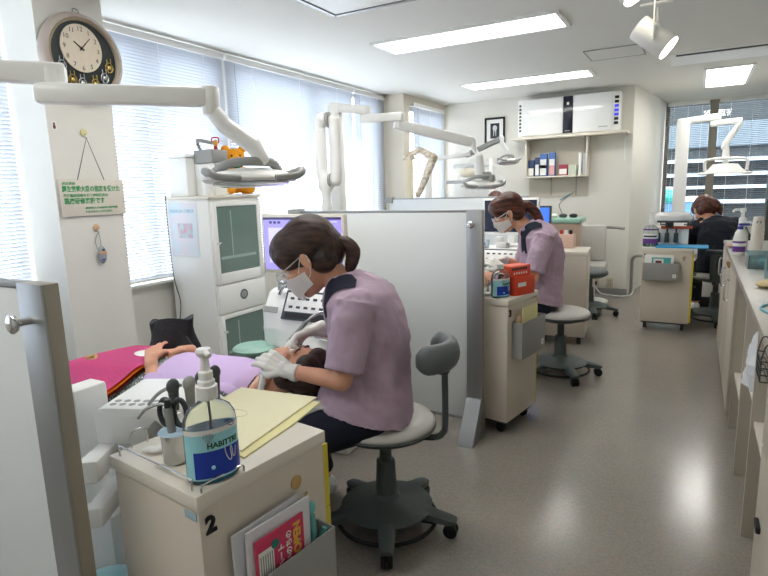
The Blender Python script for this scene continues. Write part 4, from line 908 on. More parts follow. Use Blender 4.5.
t = empty('waste_bin', (-1.36, .98-.17, 0), 0, 'pale blue round bin low behind the left edge of trolley number 2', 'bin')
t.location = (-1.335, .80, 0)
MB().lathe([(.09, 0), (.105, .28), (.0, .28)], n=36).build('bin_body', mat('pale aqua plastic', 'a9dbe4', .3), t); MB().sph((0, 0, .28), (.106, .106, .07)).build('lid', mat('pale aqua plastic', 'a9dbe4', .3), t)
# bag, blanket on the patient
t = empty('handbag', (-2.22, 1.82, .53), math.radians(12), 'black handbag lying beside the patient in front of the tall cabinet', 'handbag')
rings = []
for k in range(9):
    f = k/8; z = f*.225; w = .155-.035*f+.012*math.sin(7*f); d = .055*(1-.75*f)+.012
    rings.append([(w*math.copysign(abs(math.cos(a))**.7, math.cos(a)), d*math.copysign(abs(math.sin(a))**.8, math.sin(a)), z+.02*math.cos(a)*f+.012*math.sin(3*a)) for a in [2*PI*i/32 for i in range(32)]])
MB().loft(rings).build('bag_body', mat('black quilted leather', '131316', .45, bump=.6, bscale=30), t, ang=60)
MB().tube([(.10, -.03, .15), (.17, -.06, .09), (.23, -.10, .045), (.30, -.14, .0)], .008).build('strap', M_BLACK, t); MB().tube([(-.07, -.028, .17), (.0, -.034, .16), (.07, -.03, .165)], .0022).build('zip', M_STEEL, t)
def drape(name, cs, m, lift, th, n=16, parent=None, wob=.004):
    """quad of cloth lying over the legs: corners in order"""
    ax = Vector((math.cos(AX), math.sin(AX))); org = Vector((-2.117, 1.586)); bm = bmesh.new(); G = []
    for i in range(n+1):
        row = []
        for j in range(n+1):
            a, b_ = i/n, j/n; p = (cs[0]*(1-a)+cs[1]*a)*(1-b_)+(cs[3]*(1-a)+cs[2]*a)*b_
            r = p-org; l = r.dot(ax); d = -r.x*ax.y+r.y*ax.x
            z = .622-.25*max(0, -l-.2)-.75*max(0, abs(d)-.13)+lift+wob*math.sin(9*a+3*b_)
            row.append(bm.verts.new((p.x, p.y, z)))
        G.append(row)
    for i in range(n):
        for j in range(n): bm.faces.new((G[i][j], G[i+1][j], G[i+1][j+1], G[i][j+1]))
    bmesh.ops.solidify(bm, geom=list(bm.faces), thickness=th)
    bmesh.ops.recalc_face_normals(bm, faces=bm.faces)
    me = bpy.data.meshes.new(name); bm.to_mesh(me); bm.free(); me.materials.append(m); me.polygons.foreach_set('use_smooth', [True]*len(me.polygons)); me.set_sharp_from_angle(angle=1.0)
    return link(bpy.data.objects.new(name, me), parent)
cs = [Vector(c) for c in ((-1.99, 1.50), (-2.13, 1.27), (-2.78, 1.36), (-2.27, 1.80))]
t = drape('lap_blanket', cs, mat('pink fleece', 'fa6cab', .75, var=.06, bump=.3, bscale=60), .03, .014); tag(t, 'bright pink lap blanket with orange piping over the legs of the patient', 'blanket')
cs2 = [c+(c-Vector((-2.3, 1.5)))*.035 for c in cs]
drape('orange_lining', cs2, mat('orange lining', 'f08a1e', .7), .018, .010, parent=t); drape('dark_edge', [c+(c-Vector((-2.3, 1.5)))*.05 for c in cs], mat('dark red binding', '7a2a24', .7), .006, .008, parent=t)
z0 = .63
MB().sph((0, 0, 0), (.07, .045, .006)).build('white_patch', M_PAPER, t, loc=(-2.13, 1.60, .655)); MB().tube([(-.03, 0, 0), (0, .025, .008), (.03, 0, 0), (.02, -.02, .004)], .007, n=8).build('button_loop', mat('tan cord', 'cbb06a', .7), t, loc=(-2.32, 1.45, .648))
# suction and handpiece
t = MB().tube([(-1.395, 1.56, .735), (-1.40, 1.53, .66), (-1.395, 1.50, .58), (-1.40, 1.40, .50), (-1.45, 1.25, .50), (-1.52, 1.12, .62)], .0085, n=12).build('suction_tube', M_GREY); tag(t, 'grey suction tube held under the left glove of the nearest nurse', 'suction tube')
MB().cyl((-1.398, 1.545, .69), (-1.395, 1.51, .60), .012, n=16).build('grip', M_WHITE2, t)
t = MB().tube([(-1.415, 1.715, .755), (-1.37, 1.735, .80), (-1.315, 1.76, .862), (-1.27, 1.80, .873), (-1.255, 1.83, .83), (-1.29, 1.86, .77), (-1.33, 1.95, .70), (-1.45, 2.08, .66), (-1.60, 2.15, .65)], .0065, n=10).build('handpiece_tube', M_STEEL); tag(t, 'silver curved handpiece and hose held in the right glove of the nearest nurse', 'dental handpiece')
MB().cyl((-1.405, 1.72, .765), (-1.34, 1.747, .84), .009, .007, n=16).build('handpiece_body', M_GREY, t)
# ================================================================ pier: clock, sign, gauge
XP = -2.998
t = empty('wall_clock', (XP, 2.02, 2.10), 0, 'oval champagne wall clock with a mechanical window on the pier', 'clock')
def oval(r0, r1, x0, x1, n=64):
    pass
def yz(M_x, ry, rz, cz=0, cy=0, n=64): return [(M_x, cy+ry*math.cos(2*PI*i/n), cz+rz*math.sin(2*PI*i/n)) for i in range(n)]
M_CHAMP = mat('champagne plastic', 'bdb0a5', .4, metal=.25, var=.03)
MB().loft([yz(.0, .225, .225), yz(.03, .235, .232), yz(.062, .222, .220), yz(.07, .205, .203), yz(.055, .190, .188), yz(.04, .188, .186)]).build('case', M_CHAMP, t, ang=50)
MB().loft([yz(.044, .187, .185), yz(.047, .187, .185)]).build('back_plate', mat('dark clock back', '2b3333', .3), t)
MB().tube([(.062, .192*math.cos(a), .190*math.sin(a)) for a in [2*PI*i/40 for i in range(40)]], .002, n=6, res=1, closed=True).build('bezel_ring', mat('pale brass', 'c4b183', .4, metal=.6), t)
d = MB().loft([yz(.050, .118, .122, .045, -.015), yz(.056, .118, .122, .045, -.015)]).build('dial', mat('pale clock dial', 'd9cdb8', .5, var=.08, vscale=30), t)
for i in range(12):
    a = PI/2-2*PI*(i+1)/12; s_ = .034
    text(str(i+1), s_, M_DGREY, d, basis((.0565, -.015+.096*math.cos(a), .045+.100*math.sin(a)-.012), (0, 1, 0), (0, 0, 1)), 'numeral', ext=.0004, align_x='CENTER')
def hand_(a, L, w, n): 
    c = V(.0585, -.015, .045); e = c+V(0, math.cos(a)*L, math.sin(a)*L); MB().cyl(c-V(0, math.cos(a)*.015, math.sin(a)*.015), e, w, w*.5, n=8).build(n, M_BLACK, d)
hand_(PI/2-2*PI*10.12/12, .05, .0045, 'hour_hand'); hand_(PI/2-2*PI*7/60, .078, .003, 'minute_hand'); MB().sph((.059, -.015, .045), .006).build('hub', M_BLACK, d)
M_BRASS = mat('brass', 'c9b06a', .25, metal=1)
for y, z, k in ((-.135, -.06, 0), (-.085, -.125, 1), (-.03, -.135, 0), (.045, -.13, 1), (.105, -.09, 0), (.14, -.03, 1)):
    g = MB(); g.tube([(.055, y+.022*math.cos(a), z+.026*math.sin(a)) for a in [2*PI*i/12 for i in range(12)]], .003, n=6, res=2, closed=True).cyl((.055, y-.01, z-.03), (.055, y-.01, z+.045), .003, n=6).cyl((.055, y+.012, z-.02), (.055, y+.012, z+.05), .0025, n=6).sph((.056, y, z), (.006, .012, .014))
    g.build('mechanism', M_BRASS if k else M_STEEL, t)
MB().tube([(.02, -.02, .232), (.02, -.015, .25), (.02, .01, .25), (.02, .015, .232)], .003).build('hanger', M_STEEL, t)
MB().sph((.066, .02, -.212), (.004, .004, .004)).build('screw', M_BLACK, t)
t = MB().b2(0, .001, -.014, .014, -.022, .022).build('sticker', M_PAPER, None, loc=(XP, 1.835, 1.735)); tag(t, 'tiny white sticker with a dark figure on the pier below the clock', 'sticker')
MB().sph((.001, 0, -.006), (.0008, .008, .012)).sph((.001, 0, .010), (.0008, .006, .006)).build('figure_print', mat('dark red print', '6a3a3e', .6), t)
M_PY = mat('pale yellow plastic', 'd9d29a', .5)
def wall_hook(y, z, label, m):
    t = empty('wall_hook', (XP, y, z), 0, label, 'hook')
    MB().cyl((0, 0, 0), (.006, 0, 0), .02, n=28, bev=.002).build('disc', m, t); MB().tube([(.006, 0, -.006), (.018, 0, -.012), (.022, 0, -.026), (.012, 0, -.03)], .0028).build('hook_tip', M_CHROME, t)
zs_ = 1.655
wall_hook(1.995, zs_+.055, 'round pale yellow hook above the green lettered sign', M_PY)
t = empty('hanging_sign', (XP+.008, 2.005, 1.355), 0, 'cream sign with green writing hanging on a cord on the pier', 'sign')
# corner measurements: top edge z 1.475, bottom 1.25
MB().b2(0, .004, -.195, .195, -.10, .10, bev=.001).build('board', mat('cream sign board', 'd9d3c6', .6), t)
MB().tube([(.004, -.085, .098), (.012, -.01, .325), (.004, .075, .098)], .0022, n=6, res=1).build('cord', M_DGREY, t)
M_GRN = mat('green print', '2f9a58', .6); f_ = lambda x, z: basis((.0045, x, z), (0, 1, 0), (0, 0, 1))
text('(指定施設)', .017, M_GRN, t, f_(-.178, .072), bold=.0002)
text('厚生労働大臣の指定を受けた', .0335, M_GRN, t, f_(-.18, .036), bold=.0009, scale=(.80, 1.05))
text('卒後臨床研修を行う歯科医師の', .019, M_GRN, t, f_(-.176, .006), bold=.0004)
text('臨床研修施設です', .034, M_GRN, t, f_(-.174, -.030), bold=.0009, scale=(.88, 1.05))
text('一般社団法人 日本歯科医学振興機構', .013, M_GRN, t, f_(-.07, -.062), bold=.0002)
text('公 益 社 団 法 人 歯 科 医 師 会', .012, M_GRN, t, f_(-.06, -.082), bold=.0002)
wall_hook(2.005, 1.185, 'round tan hook holding the small grey pouch on the pier', mat('tan plastic', 'd8b892', .5))
t = empty('remote_holder', (XP+.012, 2.01, 1.03), 0, 'small grey handheld device with an orange label hanging on the pier', 'handheld device')
MB().sph((.008, 0, 0), (.012, .026, .052)).build('body', mat('blue grey plastic', '9aa3aa', .5), t); MB().b2(.018, .0215, -.022, .02, .004, .018, bev=.001).build('label_tag', mat('orange label', 'dba277', .6), t)
MB().b2(.019, .021, -.01, .008, -.03, -.024).build('blue_mark', mat('blue print', '2e55b8', .5), t); MB().sph((.018, .004, .028), (.004, .009, .006)).build('button', M_DGREY, t)
MB().tube([(.004, -.02, .03), (.006, -.032, .08), (.006, -.008, .125), (.006, .0, .08), (.004, .0, .045)], .002, n=6).build('lanyard', M_GREY, t)

# ================================================================ on trolley number 2
M_GEL = mat('clear blue sanitiser', '28b8e0', .08, trans=.4, ior=1.33)
def pump_bottle(loc, rz, label, rx=.056, ry=.036, h=.155, fill=.62, liquid=M_GEL, lab=None, pump=True, cap=None):
    t = empty('sanitiser_bottle' if pump else 'mouthwash_bottle', loc, rz, label, 'bottle')
    prof = [(.90, 0), (1, .008), (1, h*.72), (.97, h*.80), (.80, h*.90), (.42, h*.985), (.30, h*1.01), (.30, h*1.08)]
    def ring(r, z, k=1.0, n=40): return [(max(abs(r*rx), .012)*k*math.cos(2*PI*i/n)*1.0, (ry*r if r > .45 else .30*rx)*k*math.sin(2*PI*i/n), z) for i in range(n)]
    MB().loft([ring(r, z) for r, z in prof]).build('bottle', M_PLASTIC, t, ang=60)
    lp = [(r, z) for r, z in prof if z <= h*fill]+[(1, h*fill)]
    MB().loft([ring(r, max(z, .003), .955) for r, z in lp]).build('liquid', liquid, t, ang=60)
    if pump:
        p = MB().lathe([(.021, h*1.02), (.022, h*1.04), (.022, h*1.18), (.018, h*1.19), (.018, h*1.24), (.0145, h*1.26), (.0145, h*1.35), (.010, h*1.37), (.009, h*1.55)], n=28)
        p.build('pump_collar', M_WHITE, t)
        MB().lathe([(.009, h*1.53), (.015, h*1.56), (.017, h*1.60), (.014, h*1.635), (0, h*1.64)], n=28, cap=False).tube([(0, 0, h*1.60), (0, -.022, h*1.60), (0, -.03, h*1.58)], .006).build('pump_head', M_WHITE, t)
        MB().tube([(0, 0, h*1.05), (.002, 0, h*.5), (.004, 0, .01)], .0025, n=6).build('dip_tube', M_WHITE, t)
    else: MB().cyl((0, 0, h*1.02), (0, 0, h*1.20), .019, n=28, bev=.003).build('cap', cap or M_WHITE, t)
    def wrap(z0, z1, a0, a1, m, name, e=.0008):
        q = MB(); N = 24; rows = []
        for zz in (z0, z1): rows.append([((rx+e)*math.cos(a0+(a1-a0)*i/N), (ry+e)*math.sin(a0+(a1-a0)*i/N), zz) for i in range(N+1)])
        q.loft(rows, close=False, capends=False); return q.build(name, m, t)
    def bend(base_z):
        def f(v):
            a = -PI/2+v.x/((rx+ry)*.62); return V((rx+.0016+v.z)*math.cos(a), (ry+.0016+v.z)*math.sin(a), base_z+v.y)
        return f
    if lab: lab(t, wrap, bend, h)
    return t
M_LBLUE = mat('royal blue label', '1f3fae', .35); M_LPALE = mat('pale aqua label', 'a2e0ea', .4); M_LGREEN = mat('dark green print', '1f5a3a', .5)
def lab_blue(t, wrap, bend, h):
    l = wrap(.012, h*.70, -PI*.97, -PI*.03, M_LPALE, 'label', .0006); wrap(.016, h*.43, -PI*.80, -PI*.06, M_LBLUE, 'blue_band', .0012); wrap(h*.64, h*.70, -PI*.97, -PI*.03, M_PAPER, 'label_top_strip', .0012)
    text('HABITTRE', .0165, M_LGREEN, l, None, ext=.0003, bold=.0005, bend=lambda v: bend(h*.465)(V(v.x-.022, v.y, v.z)))
    dia = MB(); 
    for (a, b) in (((-.012, .012), (.012, .012)), ((-.012, .012), (-.018, .004)), ((.012, .012), (.018, .004)), ((-.018, .004), (0, -.018)), ((.018, .004), (0, -.018)), ((-.018, .004), (.018, .004)), ((-.006, .004), (0, -.018)), ((.006, .004), (0, -.018)), ((-.006, .004), (-.003, .012)), ((.006, .004), (.003, .012))):
        f = bend(h*.60); P0 = f(V(a[0]*.62-.018, a[1]*.62, .0002)); P1 = f(V(b[0]*.62-.018, b[1]*.62, .0002)); dia.cyl(P0, P1, .0005, n=5)
    dia.build('diamond_mark', M_GREY, l)
    f = bend(h*.42); th = MB().tube([f(V(.018+x, y, .0003)) for x, y in ((.0, .055), (.010, .06), (.022, .055), (.026, .046), (.018, .044), (.010, .048))], .0008, n=6).build('swoosh_mark', M_LBLUE, l)
    MB().tube([f(V(.020+x, y, .0003)) for x, y in ((-.006, .004), (-.003, -.014), (.004, -.028), (.010, -.026), (.008, -.004), (.012, -.002), (.014, -.022), (.020, -.024), (.024, -.004))], .0009, n=6).build('tooth_outline', M_PAPER, l)
    MB().sph(f(V(-.012, -.034, .0)), .0045, n=14).build('round_mark', M_LPALE, l)
pump_bottle((-.866, .782, .76), math.radians(66), 'tall pump bottle of blue hand sanitiser on trolley number 2', .056, .036, .172, .66, lab=lab_blue)
t = empty('instrument_cup', (-.995, .797, .76), 0, 'small steel cup with instruments left of the blue sanitiser bottle', 'cup')
MB().lathe([(.027, 0), (.030, .004), (.032, .070), (.034, .073), (.032, .075), (.030, .070), (.027, .006), (0, .004)], n=32, cap=False).build('cup', M_STEEL, t)
MB().lathe([(.0, .074), (.033, .075), (.037, .071)], n=28, cap=False).build('paper_cover', mat('pale blue paper', 'bcd9ec', .7), t)
t = empty('scissors', (-.995, .797, .83), math.radians(20), 'scissors with two dark oval handles standing in the steel cup', 'scissors')
for k in (-1, 1):
    MB().tube([(k*.017+k*.015*math.cos(a), 0, .045+.030*math.sin(a)) for a in [2*PI*i/14 for i in range(14)]], .006, n=10, res=2, closed=True).build('finger_ring', M_DGREY, t)
MB().cyl((0, 0, .022), (0, 0, -.05), .005, .003, n=10).build('blade', M_STEEL, t)
t = empty('dental_syringe', (-.985, .785, .835), 0, 'grey bent instrument standing in the steel cup next to the scissors', 'dental instrument')
MB().cyl((0, 0, -.05), (-.012, 0, .055), .008, .010, n=16).build('grip', M_GREY, t); MB().tube([(-.012, 0, .06), (-.03, -.005, .062), (-.06, -.02, .05), (-.075, -.03, .03)], .004).build('nozzle', M_STEEL, t); MB().cyl((-.012, 0, .055), (-.010, 0, .075), .007, n=12).build('button', M_DGREY, t)
def sheet(name, corners, z, th, m, label=None, cat=None, parent=None, group=None):
    mb = MB(); mb.prism([(c[0], c[1]) for c in corners], th, M=Matrix.Translation((0, 0, z))); o = mb.build(name, m, parent)
    if label: tag(o, label, cat, group)
    return o
f1 = sheet('paper_folder', ((-.862, .868), (-.875, 1.06+.0), (-.90, 1.215), (-1.17, 1.20), (-1.135, .93), (-.955, .885)), .7605, .004, M_YELP, 'lower pale yellow folder on trolley number 2', 'folder')
f2 = sheet('paper_folder', ((-.885, .885), (-.925, 1.235), (-1.185, 1.205), (-1.145, .915)), .765, .004, mat('cream folder card', 'ece6c2', .75, var=.02), 'upper cream folder with a faint oval stamp on trolley number 2', 'folder')
MB().tube([(-1.055+.035*math.cos(a), 1.045+.022*math.sin(a), .7692) for a in [2*PI*i/16 for i in range(16)]], .0006, n=5, res=2, closed=True).build('oval_stamp', mat('faint grey print', 'b9b49c', .7), f2)
c = sheet('note_card', ((-.945, .845), (-.96, .925), (-1.02, .90), (-1.0, .83)), .761, .0018, M_PAPER, 'small white card with blue handwriting in front of the folders', 'card')
c.location.z = .0; MB().tube([(-.955, .86, .7632), (-.965, .875, .7632), (-.96, .89, .7632), (-.975, .90, .7632)], .0007, n=5).tube([(-.975, .855, .7632), (-.985, .875, .7632), (-.98, .885, .7632)], .0007, n=5).build('handwriting', M_LBLUE, c)
t = empty('napkin', (-1.08, .80, .760), math.radians(20), 'small crumpled white tissue near the left rail of trolley number 2', 'tissue')
MB().sph((0, 0, .006), (.03, .014, .007)).sph((.012, .006, .008), (.014, .02, .006)).build('paper', M_PAPER, t)
# pocket contents (cart 2 local frame: pocket on -y face)
RC = Matrix.Translation((-.975, .910, 0)) @ Matrix.Rotation(math.radians(82.6), 4, 'Z'); B2 = -.1675
def inpocket(name, x0, x1, z0, z1, dy, th, m, label, cat, R, base, tilt=0, grp=None):
    t = MB().b2(x0, x1, dy-th, dy, z0, z1, bev=min(.001, th/3)).build(name, m); t.matrix_world = R @ Matrix.Translation((0, base, 0)) @ Matrix.Translation(((x0+x1)/2, 0, z0)) @ Matrix.Rotation(tilt, 4, 'Y') @ Matrix.Translation((-(x0+x1)/2, 0, -z0)); return tag(t, label, cat, grp)
inpocket('document_sleeve', -.118, .075, .31, .648, -.012, .007, mat('clear file plastic', 'c9c9ce', .3), 'rear clear plastic document sleeve in the pocket of trolley number 2', 'folder', RC, B2, math.radians(-1.5))
inpocket('document_sleeve', -.105, .085, .31, .64, -.024, .006, mat('milky file plastic', 'dcdadf', .35), 'front milky document sleeve behind the pink booklet', 'folder', RC, B2, math.radians(1))
bk = inpocket('booklet', -.085, .06, .31, .615, -.034, .004, mat('pink booklet cover', 'cf3d62', .5), 'pink booklet with yellow and white print in the pocket of trolley number 2', 'booklet', RC, B2)
for (x0, x1, z0, z1, m) in ((-.078, -.035, .42, .585, M_PAPER),): MB().b2(x0, x1, -.0395, -.0385, z0, z1).build('text_box', m, bk)
for k in range(6): MB().b2(-.074+.0065*k, -.071+.0065*k, -.0402, -.0395, .43, .575).build('text_line', M_GREY, bk)
text('OPEN', .03, mat('yellow print', 'ecc04a', .6), bk, basis((.047, -.0388, .525), (0, 0, 1), (-1, 0, 0)), ext=.0004, bold=.0012)
text('いのちの', .020, M_PAPER, bk, basis((.018, -.0388, .515), (0, 0, 1), (-1, 0, 0)), ext=.0004, bold=.0006)
text('ハート', .020, M_PAPER, bk, basis((-.006, -.0388, .515), (0, 0, 1), (-1, 0, 0)), ext=.0004, bold=.0006)
MB().cyl((-.03, -.0385, .585), (-.03, -.0405, .585), .011, n=24).build('green_seal', mat('teal green seal', '2b7f72', .5), bk)
t = empty('applicator', (0, 0, 0), 0, 'mint green plastic clamp tool in the pocket of trolley number 2', 'tool'); t.matrix_world = RC @ Matrix.Translation((.108, B2-.025, .50))
M_MINT = mat('mint plastic', '6fb9b4', .4)
MB().tube([(0, 0, -.12), (-.004, 0, 0), (-.006, 0, .08)], .008).sph((-.006, 0, .10), (.012, .008, .016)).build('handle', M_MINT, t)
MB().tube([(.0, 0, -.02), (.018, 0, .0), (.03, -.004, .03)], .007).build('trigger', M_MINT, t); MB().tube([(-.018, .004, .10), (-.02, .004, .13), (-.016, .004, .145)], .003).build('tip', M_BRASS, t)

# ================================================================ on trolley number 3
pump_bottle((-.905, 2.90, .76), math.radians(62), 'round blue sanitiser bottle with a white cap on trolley number 3', .058, .040, .150, .62, lab=lab_blue, pump=False)
def carton(loc, rz, d, label, m, top=None):
    t = empty('carton', loc, rz, label, 'box'); MB().b2(-d[0]/2, d[0]/2, -d[1]/2, d[1]/2, 0, d[2], bev=.0015).build('box', m, t); return t
b1 = carton((-.845, 3.035, .76), math.radians(66), (.16, .10, .105), 'lower orange red carton with a white label on trolley number 3', M_ORANGE)
MB().b2(-.06, .005, -.0515, -.050, .048, .07).build('label', M_PAPER, b1)
b2_ = carton((-.865, 3.03, .866), math.radians(66), (.16, .09, .055), 'upper orange red carton topmost on trolley number 3', mat('bright orange card', 'ee5a38', .5))
MB().b2(-.075, .05, -.0465, -.045, .032, .045).build('print_band', mat('dark red print', '6a3a3e', .6), b2_)
for k in range(6): MB().b2(-.06+.02*k, -.05+.02*k, -.0465, -.045, .008, .02).build('tooth_icon', M_PAPER, b2_)
t = empty('glass_cup', (-.985, 2.92, .76), 0, 'small clear cup left of the blue bottle on trolley number 3', 'cup'); MB().lathe([(.026, 0), (.030, .07), (.028, .07), (.024, .004), (0, .004)], n=28, cap=False).build('cup', M_PLASTIC, t); MB().cyl((0, 0, .02), (.01, 0, .09), .003).cyl((.006, .008, .02), (-.01, .01, .1), .003).build('sticks', M_GREY, t)
R3 = Matrix.Translation((-.95, 3.01, 0)) @ Matrix.Rotation(math.radians(80), 4, 'Z')
inpocket('paper_folder', -.075, .11, .445, .705, -.030, .006, M_YELP, 'yellow folder with a grey blot in the pocket of trolley number 3', 'folder', R3, -.15)
inpocket('paper_folder', -.115, -.02, .445, .665, -.018, .006, mat('pinkish card', 'dcb8a4', .6), 'pinkish folder behind the yellow one in the pocket of trolley number 3', 'folder', R3, -.15)
# ================================================================ on trolley number 5
M_LIQ2 = mat('pale teal sanitiser', '9ed8cf', .1, trans=.7)
def lab_purple(t, wrap, bend, h):
    wrap(.03, .075, -PI*.99, 0, mat('purple label', '6b3f8e', .4), 'label', .0008); wrap(.076, .12, -PI*.99, 0, M_PAPER, 'white_band', .0008); wrap(h*.80*.95, h*.80*.95+.014, -PI*.99, 0, mat('purple label', '6b3f8e', .4), 'purple_strip', .001)
    wrap(.088, .104, -PI*.85, -PI*.2, M_DGREY, 'print_band', .0012)
pump_bottle((-.36, 5.72, .76), 0, 'pump bottle with a purple label on trolley number 5', .064, .04, .20, .3, M_LIQ2, lab_purple)
t = MB().b2(-.15, .27, -.12, .12, 0, .014, bev=.004).build('tray', mat('cyan blue tray', '2ba4e0', .35), None, loc=(-.16, 5.72, .76)); tag(t, 'bright blue flat tray on trolley number 5', 'tray')
t = empty('instrument_unit', (-.185, 5.86, .76), 0, 'white holder with three dark handpieces and a red band behind the blue tray', 'dental unit')
MB().b2(-.15, .13, .02, .13, .0, .17, bev=.01).build('body', M_WHITE2, t)
hd = MB().lathe([(0, .31), (.13, .305), (.155, .285), (.158, .25), (.145, .235), (0, .23)], n=44, sx=1, sy=.7, cap=False).build('upper_housing', M_WHITE, t)
MB().b2(-.13, .13, -.10, -.085, .218, .236, bev=.004).build('dark_rim', M_DGREY, t)
MB().b2(-.10, .16, -.006, .01, .155, .18, bev=.002).build('red_band', mat('red orange band', 'd8593c', .5), t)
MB().cyl((-.03, .0, .17), (-.03, 0, .235), .035, n=20).build('stem', M_DGREY, t)
for k in range(3): MB().cyl((-.12+.075*k, -.03, .03), (-.12+.075*k, -.03, .12), .021, .019, n=18, bev=.003).cyl((-.12+.075*k, -.03, .12), (-.12+.075*k, -.03, .16), .008).build('handpiece', M_DGREY, t)
MB().b2(-.10, .10, .0, .02, .0, .03).build('foot', M_WHITE2, t)
R5 = Matrix.Translation((-.215, 5.78, 0))
w = inpocket('wet_wipe_pack', -.175, .06, .48, .70, -.026, .022, M_WHITE2, 'white pack of wipes with a teal label in the pocket of trolley number 5', 'wipes', R5, -.18)
MB().b2(-.115, .04, -.0495, -.048, .60, .68).build('label', mat('teal label', '4fb3b0', .5), w); MB().b2(-.10, -.02, -.0502, -.0495, .612, .668).build('label_window', M_PAPER, w); MB().b2(-.085, -.035, -.0508, -.0502, .63, .652).build('print', mat('dark red print', '6a3a3e', .6), w)
t = MB().tube([(0, 0, 0), (-.006, -.004, .02), (.002, -.004, .035), (.012, -.004, .03), (.002, 0, .012)], .003).build('wooden_clip', M_WOOD, None, loc=(-.075, 5.585, .655)); tag(t, 'small tan tag on the front of trolley number 5', 'tag')

# ================================================================ back wall
t = empty('air_purifier', (-1.41, 7.27, 1.94), 0, 'wide white air purifier with a dark centre strip high on the back wall', 'air purifier')
MB().b2(-.585, .585, -.22, 0, 0, .435, bev=.012).build('body', M_WHITE, t)
MB().b2(-.52, -.045, -.232, -.22, .012, .425, bev=.004).build('front_panel', mat('glossy white panel', 'f0f2f1', .15, coat=.5), t); MB().b2(.075, .505, -.232, -.22, .012, .425, bev=.004).build('front_panel', mat('glossy white panel', 'f0f2f1', .15, coat=.5), t)
st = MB().b2(-.04, .07, -.234, -.22, .01, .43, bev=.003).build('centre_strip', mat('dark navy gloss', '1d2230', .15), t); MB().b2(.0, .026, -.2355, -.234, .33, .36).build('emblem', M_PAPER, st); MB().b2(-.015, .045, -.2355, -.234, .03, .04).build('lettering', M_GREY, st)
for k in range(7): MB().b2(.525, .57, -.2225, -.219, .07+.047*k, .10+.047*k).build('vent_slot', M_BLACK if not 2 <= k <= 4 else mat('blue indicator', '2a2f8f', .3, emit='3038d0', es=.8), t)
for k in range(8): MB().b2(-.565, -.54, -.2225, -.219, .06+.042*k, .085+.042*k).build('vent_slot', M_DGREY, t)
MB().b2(.36, .46, -.2335, -.232, .05, .06).build('small_print', M_GREY, t)
t = empty('wall_shelf', (-1.40, 7.27, 1.905), 0, 'long white shelf board under the air purifier', 'shelf')
MB().b2(-.66, .67, -.28, 0, 0, .028, bev=.003).build('board', M_CREAMTOP, t)
for x in (-.5, .62, .18): MB().b2(x-.008, x+.008, -.2, 0, -.02, 0).b2(x-.008, x+.008, -.012, 0, -.30, 0).build('bracket', M_WHITE, t)
t = empty('open_shelf', (-1.535, 7.27, 1.10), 0, 'shallow open shelf box with boxes on it under the purifier', 'shelf')
MB().b2(-.36, .36, -.012, 0, .1, .80).build('back_panel', mat('beige back panel', 'c9c3b4', .7), t)
for x in (-.36, .36): MB().b2(x-.01, x+.01, -.20, 0, .36, .80, bev=.002).build('side_panel', M_CREAMTOP, t)
MB().b2(-.37, .37, -.20, 0, .34, .36, bev=.002).build('shelf_board', M_CREAMTOP, t)
for x in (-.08, .22): MB().b2(x-.006, x+.006, -.16, -.012, .325, .34).b2(x-.006, x+.006, -.02, -.012, .12, .34).build('bracket', M_GREY, t)
M_NAVYB = mat('navy packaging', '2c3f66', .4); M_PINKB = mat('pink packaging', 'e3a9a2', .5); M_BLUEB = mat('blue packaging', '4c74b8', .45)
def pack(x, w, h, m, label, bands, d=.06, cat='package'):
    t = empty('product_pack', (-1.535+x, 7.17, 1.46), 0, label, cat, None); MB().b2(-w/2, w/2, -d/2, d/2, 0, h, bev=.003).build('pack', m, t)
    for (a, b_, m2) in bands: MB().b2(-w/2+.006, w/2-.006, -d/2-.0015, -d/2, h*a, h*b_).build('label', m2, t)
pack(-.31, .075, .20, M_NAVYB, 'dark navy pack leftmost on the small shelf', ((.05, .5, M_PAPER),))
pack(-.235, .055, .23, M_NAVYB, 'navy pack with a white label, second from the left on the small shelf', ((.05, .62, M_WHITE2),))
pack(-.16, .085, .27, M_BLUEB, 'tall blue and white pack on the small shelf', ((.04, .75, M_PAPER), (.35, .5, M_PINKB)))
pack(-.055, .075, .28, M_BLUEB, 'tall blue and pink pack on the small shelf', ((.04, .45, M_PINKB), (.45, .72, M_PAPER)))
pack(.08, .10, .13, mat('crimson packaging', 'a83a52', .5), 'low red pack with a white shape on the small shelf', ((.1, .6, M_PAPER),))
pack(.19, .09, .12, mat('sage box', 'c9d2c0', .6), 'low pale green box on the small shelf', ())
pack(.275, .035, .26, M_PAPER, 'slim white upright box on the small shelf', ())
pack(.325, .035, .25, mat('silver grey card', 'b9bec4', .4), 'slim silver upright box rightmost on the small shelf', ())
t = empty('picture_frame', (-2.35, 7.262, 1.905), 0, 'black framed tooth X-ray picture on the back wall', 'picture')
f = MB()
for a in (-1, 1): f.b2(-.135, .135, -.02, 0, .16+a*.15-.012, .16+a*.15+.012).b2(a*.123-.012, a*.123+.012, -.02, 0, 0, .32)
f.build('frame', mat('black wood', '1d1f22', .4), t); MB().b2(-.115, .115, -.008, 0, .02, .30).build('mount', M_WHITE2, t); ph = MB().b2(-.06, .06, -.0095, -.008, .06, .25).build('photo', mat('dark xray photo', '32363c', .4), t)
MB().sph((0, -.010, .19), (.03, .002, .035)).cyl((-.012, -.0105, .17), (-.016, -.0105, .09), .009, .003, n=10).cyl((.012, -.0105, .17), (.014, -.0105, .09), .009, .003, n=10).build('tooth_print', mat('pale tooth print', 'd5d8da', .5), ph)
t = empty('wall_outlet', (-.885, 7.262, .085), 0, 'beige wall socket right of the empty stool on the back wall', 'socket'); MB().b2(-.04, .04, -.008, 0, 0, .12, bev=.003).build('plate', mat('beige plate', 'cfc6b2', .5), t)
